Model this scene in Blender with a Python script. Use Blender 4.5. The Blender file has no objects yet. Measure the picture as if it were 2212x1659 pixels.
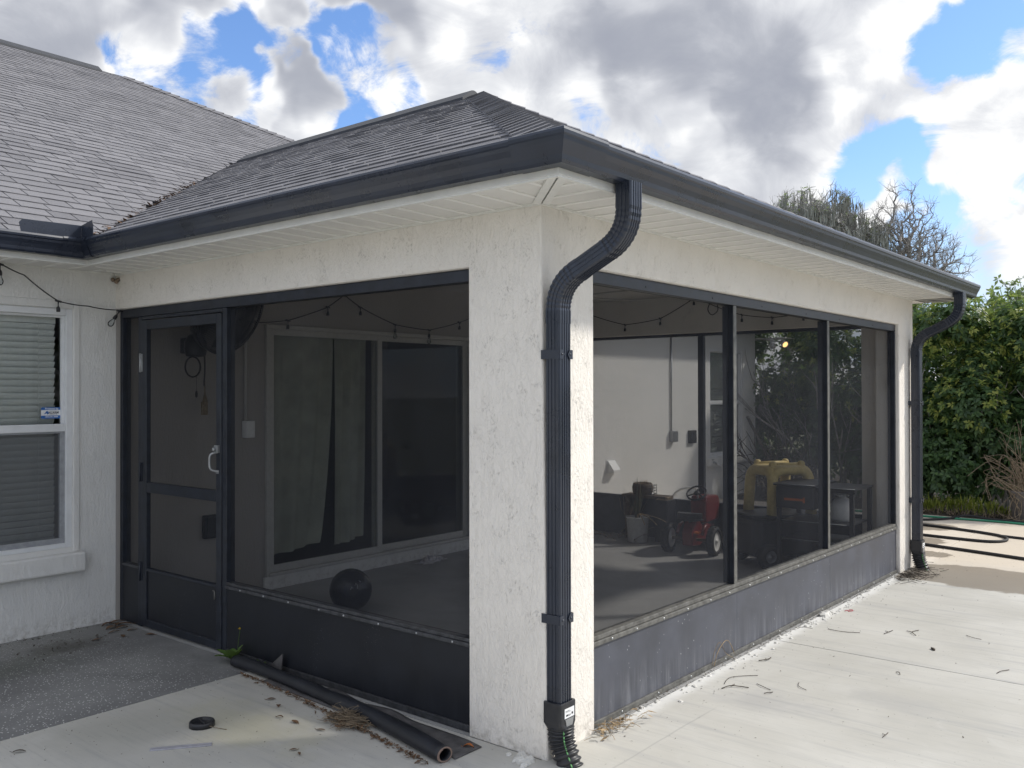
import bpy, bmesh, math, random
import numpy as np
from mathutils import Vector, Matrix
rnd = random.Random(7)
R = math.radians
scene = bpy.context.scene
C = scene.collection

# ---------------------------------------------------------------- camera
cam_d = bpy.data.cameras.new("camera")
cam = bpy.data.objects.new("camera", cam_d)
C.objects.link(cam)
cam_d.sensor_width = 36.0
cam_d.lens = 36.0 * 1946.0 / 2212.0
cam_d.clip_start = 0.05
cam_d.clip_end = 2000
YAW, PITCH, ROLL = 0.6887, 0.0078, -0.0019
CAM = Vector((2.4205, -3.1426, 1.6161))
fw = Vector((-math.sin(YAW) * math.cos(PITCH), math.cos(YAW) * math.cos(PITCH), math.sin(PITCH)))
rt = Vector((math.cos(YAW), math.sin(YAW), 0))
up = rt.cross(fw)
rt2 = rt * math.cos(ROLL) + up * math.sin(ROLL)
up2 = -rt * math.sin(ROLL) + up * math.cos(ROLL)
cam.matrix_world = Matrix(((rt2.x, up2.x, -fw.x, CAM.x), (rt2.y, up2.y, -fw.y, CAM.y),
                           (rt2.z, up2.z, -fw.z, CAM.z), (0, 0, 0, 1)))
scene.camera = cam

# ---------------------------------------------------------------- world, sun, exposure
SUN_DIR = Vector((1.0, 1.2, 1.35)).normalized()      # towards the sun
SUN_EL = math.asin(SUN_DIR.z)
SUN_AZ = math.atan2(SUN_DIR.x, SUN_DIR.y)
scene.view_settings.view_transform = 'Standard'
scene.view_settings.look = 'None'
scene.view_settings.gamma = 1.0
scene.view_settings.use_curve_mapping = False
scene.view_settings.exposure = 1.15

sun_d = bpy.data.lights.new("sun", 'SUN')
sun_d.energy = 1.75
sun_d.angle = R(3.5)
sun_d.color = (1.0, 0.95, 0.86)
sun = bpy.data.objects.new("sun", sun_d)
C.objects.link(sun)
sun.rotation_euler = SUN_DIR.to_track_quat('Z', 'Y').to_euler()
sun.location = (8, 8, 12)


class G:
    """small helper round a node tree"""
    def __init__(s, nt):
        s.nt = nt
        nt.nodes.clear()

    def n(s, typ, inp=None, **props):
        nd = s.nt.nodes.new(typ)
        for k, v in props.items():
            setattr(nd, k, v)
        for k, v in (inp or {}).items():
            sock = nd.inputs[k]
            if isinstance(v, bpy.types.NodeSocket):
                s.nt.links.new(v, sock)
            else:
                sock.default_value = v
        return nd

    def math(s, op, a, b=0.0, c=0.0, clamp=False):
        return s.n('ShaderNodeMath', {0: a, 1: b, 2: c}, operation=op, use_clamp=clamp).outputs[0]

    def ramp(s, fac, stops, interp='LINEAR'):
        nd = s.n('ShaderNodeValToRGB', {0: fac})
        cr = nd.color_ramp
        cr.interpolation = interp
        while len(cr.elements) > 1:
            cr.elements.remove(cr.elements[-1])
        for i, (p, c) in enumerate(stops):
            e = cr.elements[0] if i == 0 else cr.elements.new(p)
            e.position = p
            e.color = (c, c, c, 1) if isinstance(c, (int, float)) else (*c, 1)
        return nd.outputs[0]

    def smooth(s, v, a, b):
        nd = s.n('ShaderNodeMapRange', {0: v, 1: a, 2: b, 3: 0.0, 4: 1.0}, interpolation_type='SMOOTHSTEP')
        return nd.outputs[0]

    def mix(s, fac, a, b, blend='MIX'):
        nd = s.n('ShaderNodeMix', data_type='RGBA', blend_type=blend)
        for sock, v in ((nd.inputs[0], fac), (nd.inputs[6], a), (nd.inputs[7], b)):
            if isinstance(v, bpy.types.NodeSocket):
                s.nt.links.new(v, sock)
            else:
                sock.default_value = v if isinstance(v, (int, float)) else ((*v, 1) if len(v) == 3 else v)
        return nd.outputs[2]

    def noise(s, vec, scale, detail=4, rough=.55, dist=0.0):
        return s.n('ShaderNodeTexNoise', {'Vector': vec, 'Scale': scale, 'Detail': detail, 'Roughness': rough,
                                          'Distortion': dist}).outputs[0]

    def vscale(s, vec, sc, loc=(0, 0, 0), rot=(0, 0, 0)):
        return s.n('ShaderNodeMapping', {'Vector': vec, 'Location': loc, 'Rotation': rot, 'Scale': sc}).outputs[0]


world = bpy.data.worlds.new("World")
scene.world = world
world.use_nodes = True
g = G(world.node_tree)
sky = g.n('ShaderNodeTexSky', sky_type='NISHITA', sun_disc=False, sun_elevation=SUN_EL, sun_rotation=SUN_AZ,
          air_density=1.0, dust_density=0.7, ozone_density=1.6, altitude=20.0)
gen = g.n('ShaderNodeTexCoord').outputs['Generated']
sep = g.n('ShaderNodeSeparateXYZ', {0: gen})
pv = g.n('ShaderNodeVectorMath', {0: gen, 1: (2.0, 2.0, 3.1)}, operation='MULTIPLY').outputs[0]

wn = g.n('ShaderNodeTexNoise', {'Vector': gen, 'Scale': 5.0, 'Detail': 4, 'Roughness': .5}).outputs[1]
wn = g.n('ShaderNodeVectorMath', {0: wn, 1: (.5, .5, .5)}, operation='SUBTRACT').outputs[0]
wob = g.n('ShaderNodeVectorMath', {0: wn, 1: (.05, .05, .05), 2: gen}, operation='MULTIPLY_ADD').outputs[0]


def pixdir(u, v):
    """direction of a point of the sky, given in photograph pixels of a 2212 px wide view"""
    d = fw + rt2 * ((u - 1106) / 1946.0) + up2 * ((829.5 - v) / 1946.0)
    return d.normalized()


def blob(u, v, rad):
    d = pixdir(u, v)
    dot = g.n('ShaderNodeVectorMath', {0: wob, 1: tuple(d)}, operation='DOT_PRODUCT').outputs['Value']
    return g.smooth(dot, math.cos(rad * 1.45), math.cos(rad * 0.15))


CLEAR = [(610, 215, .07, .44), (440, 222, .06, .42), (810, 242, .07, .42),
         (2040, 190, .085, .46), (2150, 70, .085, .42), (1850, 300, .05, .22), (1990, 300, .06, .34), (2190, 330, .06, .26), (2100, 420, .05, .12)]
CLOUD = [(200, 80, .17, .26), (600, 20, .12, .34), (900, 120, .14, .26), (1480, 90, .16, .26), (1430, 190, .05, .10), (1715, 225, .045, .30), (1800, 60, .10, .18), (1500, 330, .10, .12), (640, 292, .045, .50),
         (1700, 400, .10, .12), (60, 40, .12, .14)]
DARK = [(1540, 120, .10, .36), (1330, 60, .08, .24), (740, 105, .08, .30), (1050, 80, .10, .36), (300, 100, .13, .34), (1760, 120, .06, .22), (1480, 10, .10, .3),
        (700, 10, .1, .25), (1950, 50, .06, .18)]
bias = 0.0
for (u, v, r_, k) in CLEAR:
    bias = g.math('SUBTRACT', bias, g.math('MULTIPLY', blob(u, v, r_), k))
for (u, v, r_, k) in CLOUD:
    bias = g.math('ADD', bias, g.math('MULTIPLY', blob(u, v, r_), k))
dark = 0.0
for (u, v, r_, k) in DARK:
    dark = g.math('ADD', dark, g.math('MULTIPLY', blob(u, v, r_), k))

fb = g.noise(pv, 1.9, 9, 0.60, 0.35)
fine = g.math('SUBTRACT', g.noise(pv, 6.0, 9, 0.70, .7), .5)
lowf = g.noise(pv, 1.9, 2, 0.5, 0.35)
w_ = g.n('ShaderNodeVectorMath', {0: g.n('ShaderNodeTexNoise', {'Vector': pv, 'Scale': 4.0, 'Detail': 4}).outputs[1], 1: (.25, .25, .25), 2: pv}, operation='MULTIPLY_ADD').outputs[0]
v1 = g.n('ShaderNodeTexVoronoi', {'Vector': w_, 'Scale': 8.0, 'Smoothness': 0.6}, feature='SMOOTH_F1').outputs[0]
puff = g.math('SUBTRACT', .42, v1)
fb = g.math('MULTIPLY_ADD', fb, 2.1, -.50)
dens = g.math('ADD', g.math('ADD', fb, g.math('MULTIPLY', fine, .95)), g.math('ADD', g.math('MULTIPLY', bias, 1.05), g.math('MULTIPLY', puff, .22)))
cover = g.smooth(dens, 0.28, 0.62)
thick = g.smooth(g.math('ADD', lowf, bias), 0.50, 0.85)
bil = g.math('ADD', g.math('MULTIPLY', puff, .60), g.math('MULTIPLY', fine, .55))
bright = g.math('SUBTRACT', .97, g.math('MULTIPLY', thick, .10))
dark = g.math('MULTIPLY', dark, g.math('MULTIPLY_ADD', g.noise(pv, 3.2, 6, .62, .6), 1.5, -.12))
bright = g.math('SUBTRACT', bright, g.math('MULTIPLY', dark, g.smooth(g.math('ADD', g.math('MULTIPLY_ADD', lowf, 2.1, -.5), g.math('ADD', bias, g.math('MULTIPLY', fine, .3))), .40, 1.0)))
bright = g.math('ADD', bright, g.math('MULTIPLY', bil, 1.0))
ccol = g.ramp(bright, [(0.0, (.20, .212, .25)), (0.35, (.235, .247, .28)), (0.6, (.31, .32, .35)), (0.85, (.445, .455, .475)), (1.0, (.585, .585, .58))], 'B_SPLINE')
ccol = g.mix(1.0, ccol, (10.1, 10.1, 10.1), 'MULTIPLY')
skyc = g.mix(1.0, sky.outputs[0], (.74, .90, 1.14), 'MULTIPLY')
pale = g.smooth(sep.outputs[2], .0, .26)
skyc = g.mix(pale, (3.6, 4.5, 5.6), skyc)
mixc = g.mix(cover, skyc, ccol)
bg = g.n('ShaderNodeBackground', {0: mixc, 1: 0.085})
g.n('ShaderNodeOutputWorld', {0: bg.outputs[0]})

# ---------------------------------------------------------------- mesh helpers
WLOC = {}


class MB:
    def __init__(s):
        s.v, s.f, s.sm, s.mi = [], [], [], []
        s.cur = 0

    def add(s, vs, fs, smooth=False):
        b = len(s.v)
        s.v += [tuple(p) for p in vs]
        for f in fs:
            s.f.append(tuple(b + i for i in f))
            s.sm.append(smooth)
            s.mi.append(s.cur)
        return s

    def box(s, a, b):
        x0, y0, z0 = a
        x1, y1, z1 = b
        return s.add([(x0, y0, z0), (x1, y0, z0), (x1, y1, z0), (x0, y1, z0), (x0, y0, z1), (x1, y0, z1), (x1, y1, z1), (x0, y1, z1)],
                     [(0, 3, 2, 1), (4, 5, 6, 7), (0, 1, 5, 4), (1, 2, 6, 5), (2, 3, 7, 6), (3, 0, 4, 7)])

    def cbox(s, c, d):
        return s.box([c[i] - d[i] / 2 for i in range(3)], [c[i] + d[i] / 2 for i in range(3)])

    def quad(s, *p):
        return s.add(p, [tuple(range(len(p)))])

    def prism(s, poly, z0, z1, axis='z'):
        n = len(poly)

        def m(a, b, c):
            return (a, b, c) if axis == 'z' else ((c, a, b) if axis == 'x' else (a, c, b))
        vs = [m(p[0], p[1], z0) for p in poly] + [m(p[0], p[1], z1) for p in poly]
        return s.add(vs, [tuple(range(n))[::-1], tuple(range(n, 2 * n))] + [(i, (i + 1) % n, n + (i + 1) % n, n + i) for i in range(n)])

    def tube(s, pts, r, n=8, cap=True, closed=False):
        pts = [Vector(p) for p in pts]
        rr = r if isinstance(r, (list, tuple)) else [r] * len(pts)
        b = len(s.v)
        t0 = None
        nrm = None
        for i, p in enumerate(pts):
            if closed:
                t = (pts[(i + 1) % len(pts)] - pts[i - 1]).normalized()
            else:
                t = (pts[min(i + 1, len(pts) - 1)] - pts[max(i - 1, 0)]).normalized()
            if nrm is None:
                a = Vector((0, 0, 1)) if abs(t.z) < .9 else Vector((1, 0, 0))
                nrm = t.cross(a).normalized()
            else:
                nrm = (nrm - t * nrm.dot(t)).normalized()
            bi = t.cross(nrm)
            for k in range(n):
                a = 2 * math.pi * k / n
                s.v.append(tuple(p + (nrm * math.cos(a) + bi * math.sin(a)) * rr[i]))
        m = len(pts)
        for i in range(m if closed else m - 1):
            j = (i + 1) % m
            for k in range(n):
                k2 = (k + 1) % n
                s.f.append((b + i * n + k, b + i * n + k2, b + j * n + k2, b + j * n + k))
                s.sm.append(True)
                s.mi.append(s.cur)
        if cap and not closed:
            s.f.append(tuple(b + k for k in range(n))[::-1])
            s.f.append(tuple(b + (m - 1) * n + k for k in range(n)))
            s.sm += [False, False]
            s.mi += [s.cur, s.cur]
        return s

    def lathe(s, prof, c=(0, 0, 0), n=24, axis=(0, 0, 1), smooth=True):
        ax = Vector(axis).normalized()
        a = Vector((0, 0, 1)) if abs(ax.z) < .9 else Vector((1, 0, 0))
        u = ax.cross(a).normalized()
        w = ax.cross(u)
        c = Vector(c)
        b = len(s.v)
        for (r, z) in prof:
            for k in range(n):
                t = 2 * math.pi * k / n
                s.v.append(tuple(c + ax * z + (u * math.cos(t) + w * math.sin(t)) * max(r, 1e-5)))
        for i in range(len(prof) - 1):
            for k in range(n):
                k2 = (k + 1) % n
                s.f.append((b + i * n + k, b + i * n + k2, b + (i + 1) * n + k2, b + (i + 1) * n + k))
                s.sm.append(smooth)
                s.mi.append(s.cur)
        return s

    def sweep(s, pts, prof, out, closed_prof=True, caps=True, smooth=False):
        """profile (a, b): a along the mitred 2-D normal in the plan, b along z; pts: list of (x, y, z); out: sign of the normal"""
        pts = [Vector(p) for p in pts]
        m = len(pts)
        n = len(prof)
        b = len(s.v)
        for i, p in enumerate(pts):
            d0 = (pts[i] - pts[i - 1]).normalized() if i > 0 else (pts[1] - pts[0]).normalized()
            d1 = (pts[i + 1] - pts[i]).normalized() if i < m - 1 else d0
            n0 = Vector((d0.y, -d0.x, 0)) * out
            n1 = Vector((d1.y, -d1.x, 0)) * out
            nn = (n0 + n1)
            nn = nn / max(nn.dot(n0), .2)
            for (a, z) in prof:
                s.v.append(tuple(p + nn * a + Vector((0, 0, z))))
        for i in range(m - 1):
            for k in range(n if closed_prof else n - 1):
                k2 = (k + 1) % n
                s.f.append((b + i * n + k, b + i * n + k2, b + (i + 1) * n + k2, b + (i + 1) * n + k))
                s.sm.append(smooth)
                s.mi.append(s.cur)
        if caps and closed_prof:
            s.f.append(tuple(b + k for k in range(n))[::-1])
            s.f.append(tuple(b + (m - 1) * n + k for k in range(n)))
            s.sm += [False, False]
            s.mi += [s.cur, s.cur]
        return s

    def build(s, name, mat, parent=None, bevel=0.0, local=False, kind=None, recalc=True, link=True):
        me = bpy.data.meshes.new(name)
        vs = s.v
        if parent is not None and not local:
            o = WLOC[parent.name]
            vs = [(p[0] - o[0], p[1] - o[1], p[2] - o[2]) for p in vs]
        me.from_pydata(vs, [], s.f)
        for m_ in (mat if isinstance(mat, (list, tuple)) else [mat]):
            me.materials.append(m_)
        me.polygons.foreach_set('use_smooth', s.sm)
        if len(set(s.mi)) > 1:
            me.polygons.foreach_set('material_index', s.mi)
        if recalc:
            bm = bmesh.new()
            bm.from_mesh(me)
            bmesh.ops.recalc_face_normals(bm, faces=bm.faces)
            bm.to_mesh(me)
            bm.free()
        me.update()
        ob = bpy.data.objects.new(name, me)
        C.objects.link(ob)
        if parent is not None:
            ob.parent = parent
            WLOC[ob.name] = WLOC[parent.name] if not local else Vector((0, 0, 0))
        else:
            WLOC[ob.name] = Vector((0, 0, 0))
        if bevel:
            bv = ob.modifiers.new("bevel", 'BEVEL')
            bv.width = bevel
            bv.segments = 2
            bv.limit_method = 'ANGLE'
            bv.angle_limit = R(40)
        if kind:
            ob['kind'] = kind
        return ob


def thing(name, label, cat, loc=(0, 0, 0), rotz=0.0, group=None):
    o = bpy.data.objects.new(name, None)
    o.empty_display_size = 0.1
    C.objects.link(o)
    o.location = loc
    o.rotation_euler = (0, 0, rotz)
    o['label'] = label
    o['category'] = cat
    if group:
        o['group'] = group
    WLOC[o.name] = Vector(loc)
    return o


def tag(o, label, cat, group=None):
    o['label'] = label
    o['category'] = cat
    if group:
        o['group'] = group
    return o


def rebase(o):
    """move a one-mesh thing's origin to the middle of its foot"""
    me = o.data
    co = np.empty(len(me.vertices) * 3)
    me.vertices.foreach_get('co', co)
    co = co.reshape(-1, 3)
    base = np.array([(co[:, 0].min() + co[:, 0].max()) / 2, (co[:, 1].min() + co[:, 1].max()) / 2, co[:, 2].min()])
    me.vertices.foreach_set('co', (co - base).ravel())
    o.location = base
    me.update()
    return o


def fillet(pts, r, n=6):
    """round the inner corners of a polyline"""
    pts = [Vector(p) for p in pts]
    out = [pts[0]]
    for i in range(1, len(pts) - 1):
        a, b, c = pts[i - 1], pts[i], pts[i + 1]
        d0 = (a - b).normalized()
        d1 = (c - b).normalized()
        rr = min(r, (a - b).length * .49, (c - b).length * .49)
        p0 = b + d0 * rr
        p1 = b + d1 * rr
        for k in range(n + 1):
            t = k / n
            out.append(p0 * (1 - t) ** 2 + b * 2 * t * (1 - t) + p1 * t * t)
    out.append(pts[-1])
    return out


def catmull(pts, n=6):
    pts = [Vector(p) for p in pts]
    out = []
    for i in range(len(pts) - 1):
        p0 = pts[max(i - 1, 0)]
        p1 = pts[i]
        p2 = pts[i + 1]
        p3 = pts[min(i + 2, len(pts) - 1)]
        for k in range(n):
            t = k / n
            out.append(0.5 * (2 * p1 + (p2 - p0) * t + (2 * p0 - 5 * p1 + 4 * p2 - p3) * t * t + (3 * p1 - p0 - 3 * p2 + p3) * t ** 3))
    out.append(pts[-1])
    return out

# ---------------------------------------------------------------- materials


def new_mat(name):
    m = bpy.data.materials.new(name)
    m.use_nodes = True
    return m, G(m.node_tree)


def finish(g, bsdf):
    g.n('ShaderNodeOutputMaterial', {0: bsdf if isinstance(bsdf, bpy.types.NodeSocket) else bsdf.outputs[0]})


def simple(name, col, rough=.5, metal=0.0, var=.12, scale=30, bump=0.0, spec=.5, coat=0.0, bscale=None):
    m, g = new_mat(name)
    oc = g.n('ShaderNodeTexCoord').outputs['Object']
    nz = g.noise(oc, scale, 5, .6)
    f = g.smooth(nz, .3, .7)
    c = g.mix(f, tuple(x * (1 - var) for x in col), tuple(min(1, x * (1 + var)) for x in col))
    r = g.math('ADD', rough - .06, g.math('MULTIPLY', nz, .12))
    ins = {'Base Color': c, 'Roughness': r, 'Metallic': metal, 'Specular IOR Level': spec, 'Coat Weight': coat}
    if bump:
        ins['Normal'] = g.n('ShaderNodeBump', {'Height': g.noise(oc, bscale or scale * 2, 6, .6), 'Strength': bump, 'Distance': .004}).outputs[0]
    finish(g, g.n('ShaderNodeBsdfPrincipled', ins))
    return m


def stucco(name, col, cracks=.5, relief=.6, wave=1.0, zs=.16, trow=.55):
    m, g = new_mat(name)
    oc = g.n('ShaderNodeTexCoord').outputs['Object']
    v1 = g.vscale(oc, (1, 1, zs))
    v2 = g.vscale(oc, (1, 1, .55))
    tre = g.noise(v1, 26, 5, .55, 1.6 * wave)                    # long trowel ridges
    ridg = g.math('ABSOLUTE', g.math('SUBTRACT', tre, .5))
    ridg = g.smooth(ridg, 0.0, .07)
    lump = g.noise(v2, 55, 4, .6, .6)
    fine = g.noise(oc, 320, 3, .6)
    # short pits torn by the trowel; their dark colour paints dirt and grazing shade
    pn = g.math('ABSOLUTE', g.math('SUBTRACT', g.noise(g.vscale(oc, (1, 1, .22), (3.1, 1.7, .4)), 46, 3, .5, 2.2), .5))
    pit = g.math('SUBTRACT', 1.0, g.smooth(pn, .006, .03))
    pm = g.smooth(g.noise(oc, 9, 3, .6), .50, .62)
    pm2 = g.smooth(g.noise(g.vscale(oc, (1, 1, 1), (9, 4, 2)), 60, 2, .5), .46, .56)
    pit = g.math('MULTIPLY', g.math('MULTIPLY', pit, pm), pm2)
    h = g.math('ADD', g.math('MULTIPLY', ridg, trow), g.math('MULTIPLY', lump, 1.1))
    h = g.math('ADD', h, g.math('MULTIPLY', fine, .10))
    h = g.math('SUBTRACT', h, g.math('MULTIPLY', pit, .8 * cracks))
    big = g.noise(oc, 1.3, 4, .6)
    c = g.mix(g.smooth(big, .3, .75), tuple(x * .93 for x in col), col)
    c = g.mix(g.math('MULTIPLY', pit, .26 * cracks), c, (.20, .18, .15))
    # splash dirt at the foot
    zc = g.n('ShaderNodeSeparateXYZ', {0: oc}).outputs[2]
    foot = g.math('SUBTRACT', 1.0, g.smooth(zc, -.02, .16))
    foot = g.math('MULTIPLY', foot, g.smooth(g.noise(oc, 22, 5, .65), .42, .7))
    c = g.mix(g.math('MULTIPLY', foot, .55), c, (.30, .27, .22))
    dr = g.smooth(g.noise(g.vscale(oc, (1, 1, .06)), 11, 4, .6), .55, .85)
    c = g.mix(g.math('MULTIPLY', dr, .06), c, (.42, .38, .31))
    b = g.n('ShaderNodeBump', {'Height': h, 'Strength': relief, 'Distance': .0055})
    finish(g, g.n('ShaderNodeBsdfPrincipled', {'Base Color': c, 'Roughness': .82, 'Specular IOR Level': .3, 'Normal': b.outputs[0]}))
    return m


def shingle_mat(name, lo, hi):
    m, g = new_mat(name)
    oc = g.n('ShaderNodeTexCoord').outputs['Object']
    ri = g.n('ShaderNodeNewGeometry').outputs['Random Per Island']
    oi = g.n('ShaderNodeObjectInfo').outputs['Random']
    r = g.math('FRACT', g.math('ADD', ri, g.math('MULTIPLY', oi, 3.7)))
    gr = g.noise(oc, 420, 2, .7)
    patch = g.noise(oc, 9, 3, .6)
    v = g.math('ADD', g.math('MULTIPLY', r, .42), g.math('MULTIPLY', g.smooth(gr, .3, .72), .45))
    v = g.math('ADD', v, g.math('MULTIPLY', patch, .25))
    c = g.mix(v, lo, hi)
    sp = g.smooth(g.noise(oc, 260, 1, .5), .66, .74)
    c = g.mix(g.math('MULTIPLY', sp, .5), c, (.45, .44, .43))
    b = g.n('ShaderNodeBump', {'Height': gr, 'Strength': .5, 'Distance': .003})
    finish(g, g.n('ShaderNodeBsdfPrincipled', {'Base Color': c, 'Roughness': .78, 'Specular IOR Level': .45, 'Normal': b.outputs[0]}))
    return m


def concrete(name, kind):
    m, g = new_mat(name)
    oc = g.n('ShaderNodeTexCoord').outputs['Object']
    big = g.noise(oc, .9, 5, .6, .4)
    mid = g.noise(oc, 4.5, 6, .65, .8)
    brush = g.noise(g.vscale(oc, (2.2, 46, 1), rot=(0, 0, R(-24))), 1.0, 6, .7)
    brush2 = g.noise(g.vscale(oc, (.8, 11, 1), rot=(0, 0, R(-20))), 1.0, 5, .65, .5)
    fine = g.noise(oc, 160, 4, .7)
    s = g.n('ShaderNodeSeparateXYZ', {0: oc})
    X, Y = s.outputs[0], s.outputs[1]

    def spot(x, y, rx, ry, soft=.6, wob=.5, nsc=3.0):
        nz = g.math('MULTIPLY', g.math('SUBTRACT', g.noise(oc, nsc, 5, .65), .5), wob * 2)
        dx = g.math('DIVIDE', g.math('SUBTRACT', X, x), rx)
        dy = g.math('DIVIDE', g.math('SUBTRACT', Y, y), ry)
        d = g.math('SQRT', g.math('ADD', g.math('MULTIPLY', dx, dx), g.math('MULTIPLY', dy, dy)))
        d = g.math('ADD', d, nz)
        return g.math('SUBTRACT', 1.0, g.smooth(d, 1 - soft, 1.0))
    rough = .82
    if kind == 'light':
        c = g.mix(g.smooth(big, .3, .72), (.44, .43, .395), (.55, .54, .505))
        c = g.mix(g.math('MULTIPLY', g.smooth(brush2, .50, .74), .50), c, (.33, .33, .335))
        c = g.mix(g.math('MULTIPLY', g.smooth(brush, .50, .75), .42), c, (.30, .30, .30))
        c = g.mix(g.math('MULTIPLY', g.smooth(mid, .5, .8), .22), c, (.60, .60, .58))
        sm = g.math('MAXIMUM', g.math('MULTIPLY', spot(.45, 1.30, .45, .26, .95, .9, 4), .30), g.math('MULTIPLY', spot(.95, 1.75, .40, .20, .95, .9, 4), .22))
        c = g.mix(sm, c, (.27, .27, .29))
        # algae beside the roll, dust along the wall, wet ground by the far drain
        al = g.math('MULTIPLY', spot(-1.35, -.58, .70, .34, .95, .9, 5), .42)
        c = g.mix(al, c, (.43, .41, .27))
        dk = g.math('MULTIPLY', spot(-1.75, -1.0, .35, .5, .9, .5), .30)
        c = g.mix(dk, c, (.25, .25, .21))
        dust = g.math('MULTIPLY', g.math('SUBTRACT', 1.0, g.smooth(g.math('ADD', X, g.math('MULTIPLY', mid, .10)), .07, .17)), g.smooth(Y, .35, .6))
        c = g.mix(g.math('MULTIPLY', dust, .75), c, (.72, .72, .71))
        sun_warm = g.smooth(Y, 5.0, 6.4)  # far patio tinted warm, sunlight put into the colour
        c = g.mix(g.math('MULTIPLY', sun_warm, .8), c, (.58, .50, .40))
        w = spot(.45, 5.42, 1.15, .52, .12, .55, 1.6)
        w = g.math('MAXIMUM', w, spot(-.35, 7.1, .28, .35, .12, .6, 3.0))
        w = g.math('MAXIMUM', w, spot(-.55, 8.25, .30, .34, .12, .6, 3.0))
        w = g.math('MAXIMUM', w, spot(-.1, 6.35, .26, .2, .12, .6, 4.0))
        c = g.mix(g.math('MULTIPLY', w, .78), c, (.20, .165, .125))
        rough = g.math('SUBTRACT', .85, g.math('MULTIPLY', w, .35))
        sp = g.smooth(g.noise(oc, 48, 2, .5), .70, .74)
        c = g.mix(g.math('MULTIPLY', sp, .55), c, (.16, .15, .13))
        # a thin trowel line that runs along the wall
        tl = g.math('ABSOLUTE', g.math('SUBTRACT', g.math('ADD', X, g.math('MULTIPLY', mid, .015)), .30))
        tl = g.math('MULTIPLY', g.math('SUBTRACT', 1.0, g.smooth(tl, .002, .007)), g.math('SUBTRACT', 1.0, g.smooth(Y, .9, 1.15)))
        c = g.mix(g.math('MULTIPLY', tl, .35), c, (.25, .25, .25))
    elif kind == 'grey':
        c = g.mix(g.smooth(big, .3, .7), (.155, .155, .158), (.25, .252, .25))
        c = g.mix(g.math('MULTIPLY', g.smooth(mid, .5, .8), .5), c, (.13, .13, .135))
        ag = g.n('ShaderNodeTexVoronoi', {'Vector': oc, 'Scale': 80.0, 'Randomness': 1.0})
        fl = g.math('MULTIPLY', g.math('SUBTRACT', 1.0, g.smooth(ag.outputs['Distance'], .22, .34)),
                    g.smooth(g.n('ShaderNodeSeparateColor', {0: ag.outputs['Color']}).outputs[0], .55, .70))
        near = g.math('SUBTRACT', 1.0, g.smooth(g.math('ADD', Y, g.math('MULTIPLY', mid, .9)), -.15, .55))
        c = g.mix(g.math('MULTIPLY', g.math('MULTIPLY', fl, near), .95), c, (.75, .75, .73))
        stain = g.math('MULTIPLY', spot(-3.4, -.55, .22, .35, .9, .8, 7), .8)
        c = g.mix(stain, c, (.05, .047, .04))
        gs = g.math('MULTIPLY', spot(-3.2, -.95, .4, .6, .9, .8, 5), .45)
        c = g.mix(gs, c, (.075, .085, .06))
        edge = g.math('MULTIPLY', g.smooth(X, -3.1, -3.75), .55)
        c = g.mix(edge, c, (.30, .30, .28))
    else:
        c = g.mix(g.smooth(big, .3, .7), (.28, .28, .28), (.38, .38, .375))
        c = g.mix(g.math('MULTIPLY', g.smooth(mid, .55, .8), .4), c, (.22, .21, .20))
    h = g.math('ADD', g.math('MULTIPLY', brush, .5), g.math('MULTIPLY', fine, .5))
    b = g.n('ShaderNodeBump', {'Height': h, 'Strength': .35, 'Distance': .004})
    finish(g, g.n('ShaderNodeBsdfPrincipled', {'Base Color': c, 'Roughness': rough, 'Specular IOR Level': .35, 'Normal': b.outputs[0]}))
    return m


def screen_mat(name, clear=.55, col=(.032, .034, .040)):
    m, g = new_mat(name)
    oc = g.n('ShaderNodeTexCoord').outputs['Object']
    nz = g.noise(g.vscale(oc, (1, 1, .3)), 2.2, 4, .6)
    c = g.mix(g.smooth(nz, .3, .75), tuple(x * .8 for x in col), tuple(x * 1.3 for x in col))
    d = g.n('ShaderNodeBsdfDiffuse', {0: c})
    t = g.n('ShaderNodeBsdfTransparent', {0: (1, 1, 1, 1)})
    tl = g.n('ShaderNodeBsdfTranslucent', {0: tuple(x * .35 for x in col) + (1,)})
    a = g.n('ShaderNodeAddShader', {0: d.outputs[0], 1: tl.outputs[0]})
    # woven threads close up as one looks along the mesh
    lw = g.n('ShaderNodeLayerWeight', {'Blend': .35}).outputs['Facing']
    f = g.math('ADD', 1 - clear, g.math('MULTIPLY', g.math('POWER', lw, 3.0), clear * .55))
    finish(g, g.n('ShaderNodeMixShader', {0: f, 1: t.outputs[0], 2: a.outputs[0]}))
    return m


def glass_mat(name, tint=(.75, .8, .82), rough=.02, refl=1.0):
    m, g = new_mat(name)
    t = g.n('ShaderNodeBsdfTransparent', {0: (*tint, 1)})
    gl = g.n('ShaderNodeBsdfGlossy', {0: (1, 1, 1, 1), 'Roughness': rough})
    fr = g.n('ShaderNodeFresnel', {'IOR': 1.5}).outputs[0]
    finish(g, g.n('ShaderNodeMixShader', {0: g.math('MULTIPLY', fr, refl), 1: t.outputs[0], 2: gl.outputs[0]}))
    return m


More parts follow.
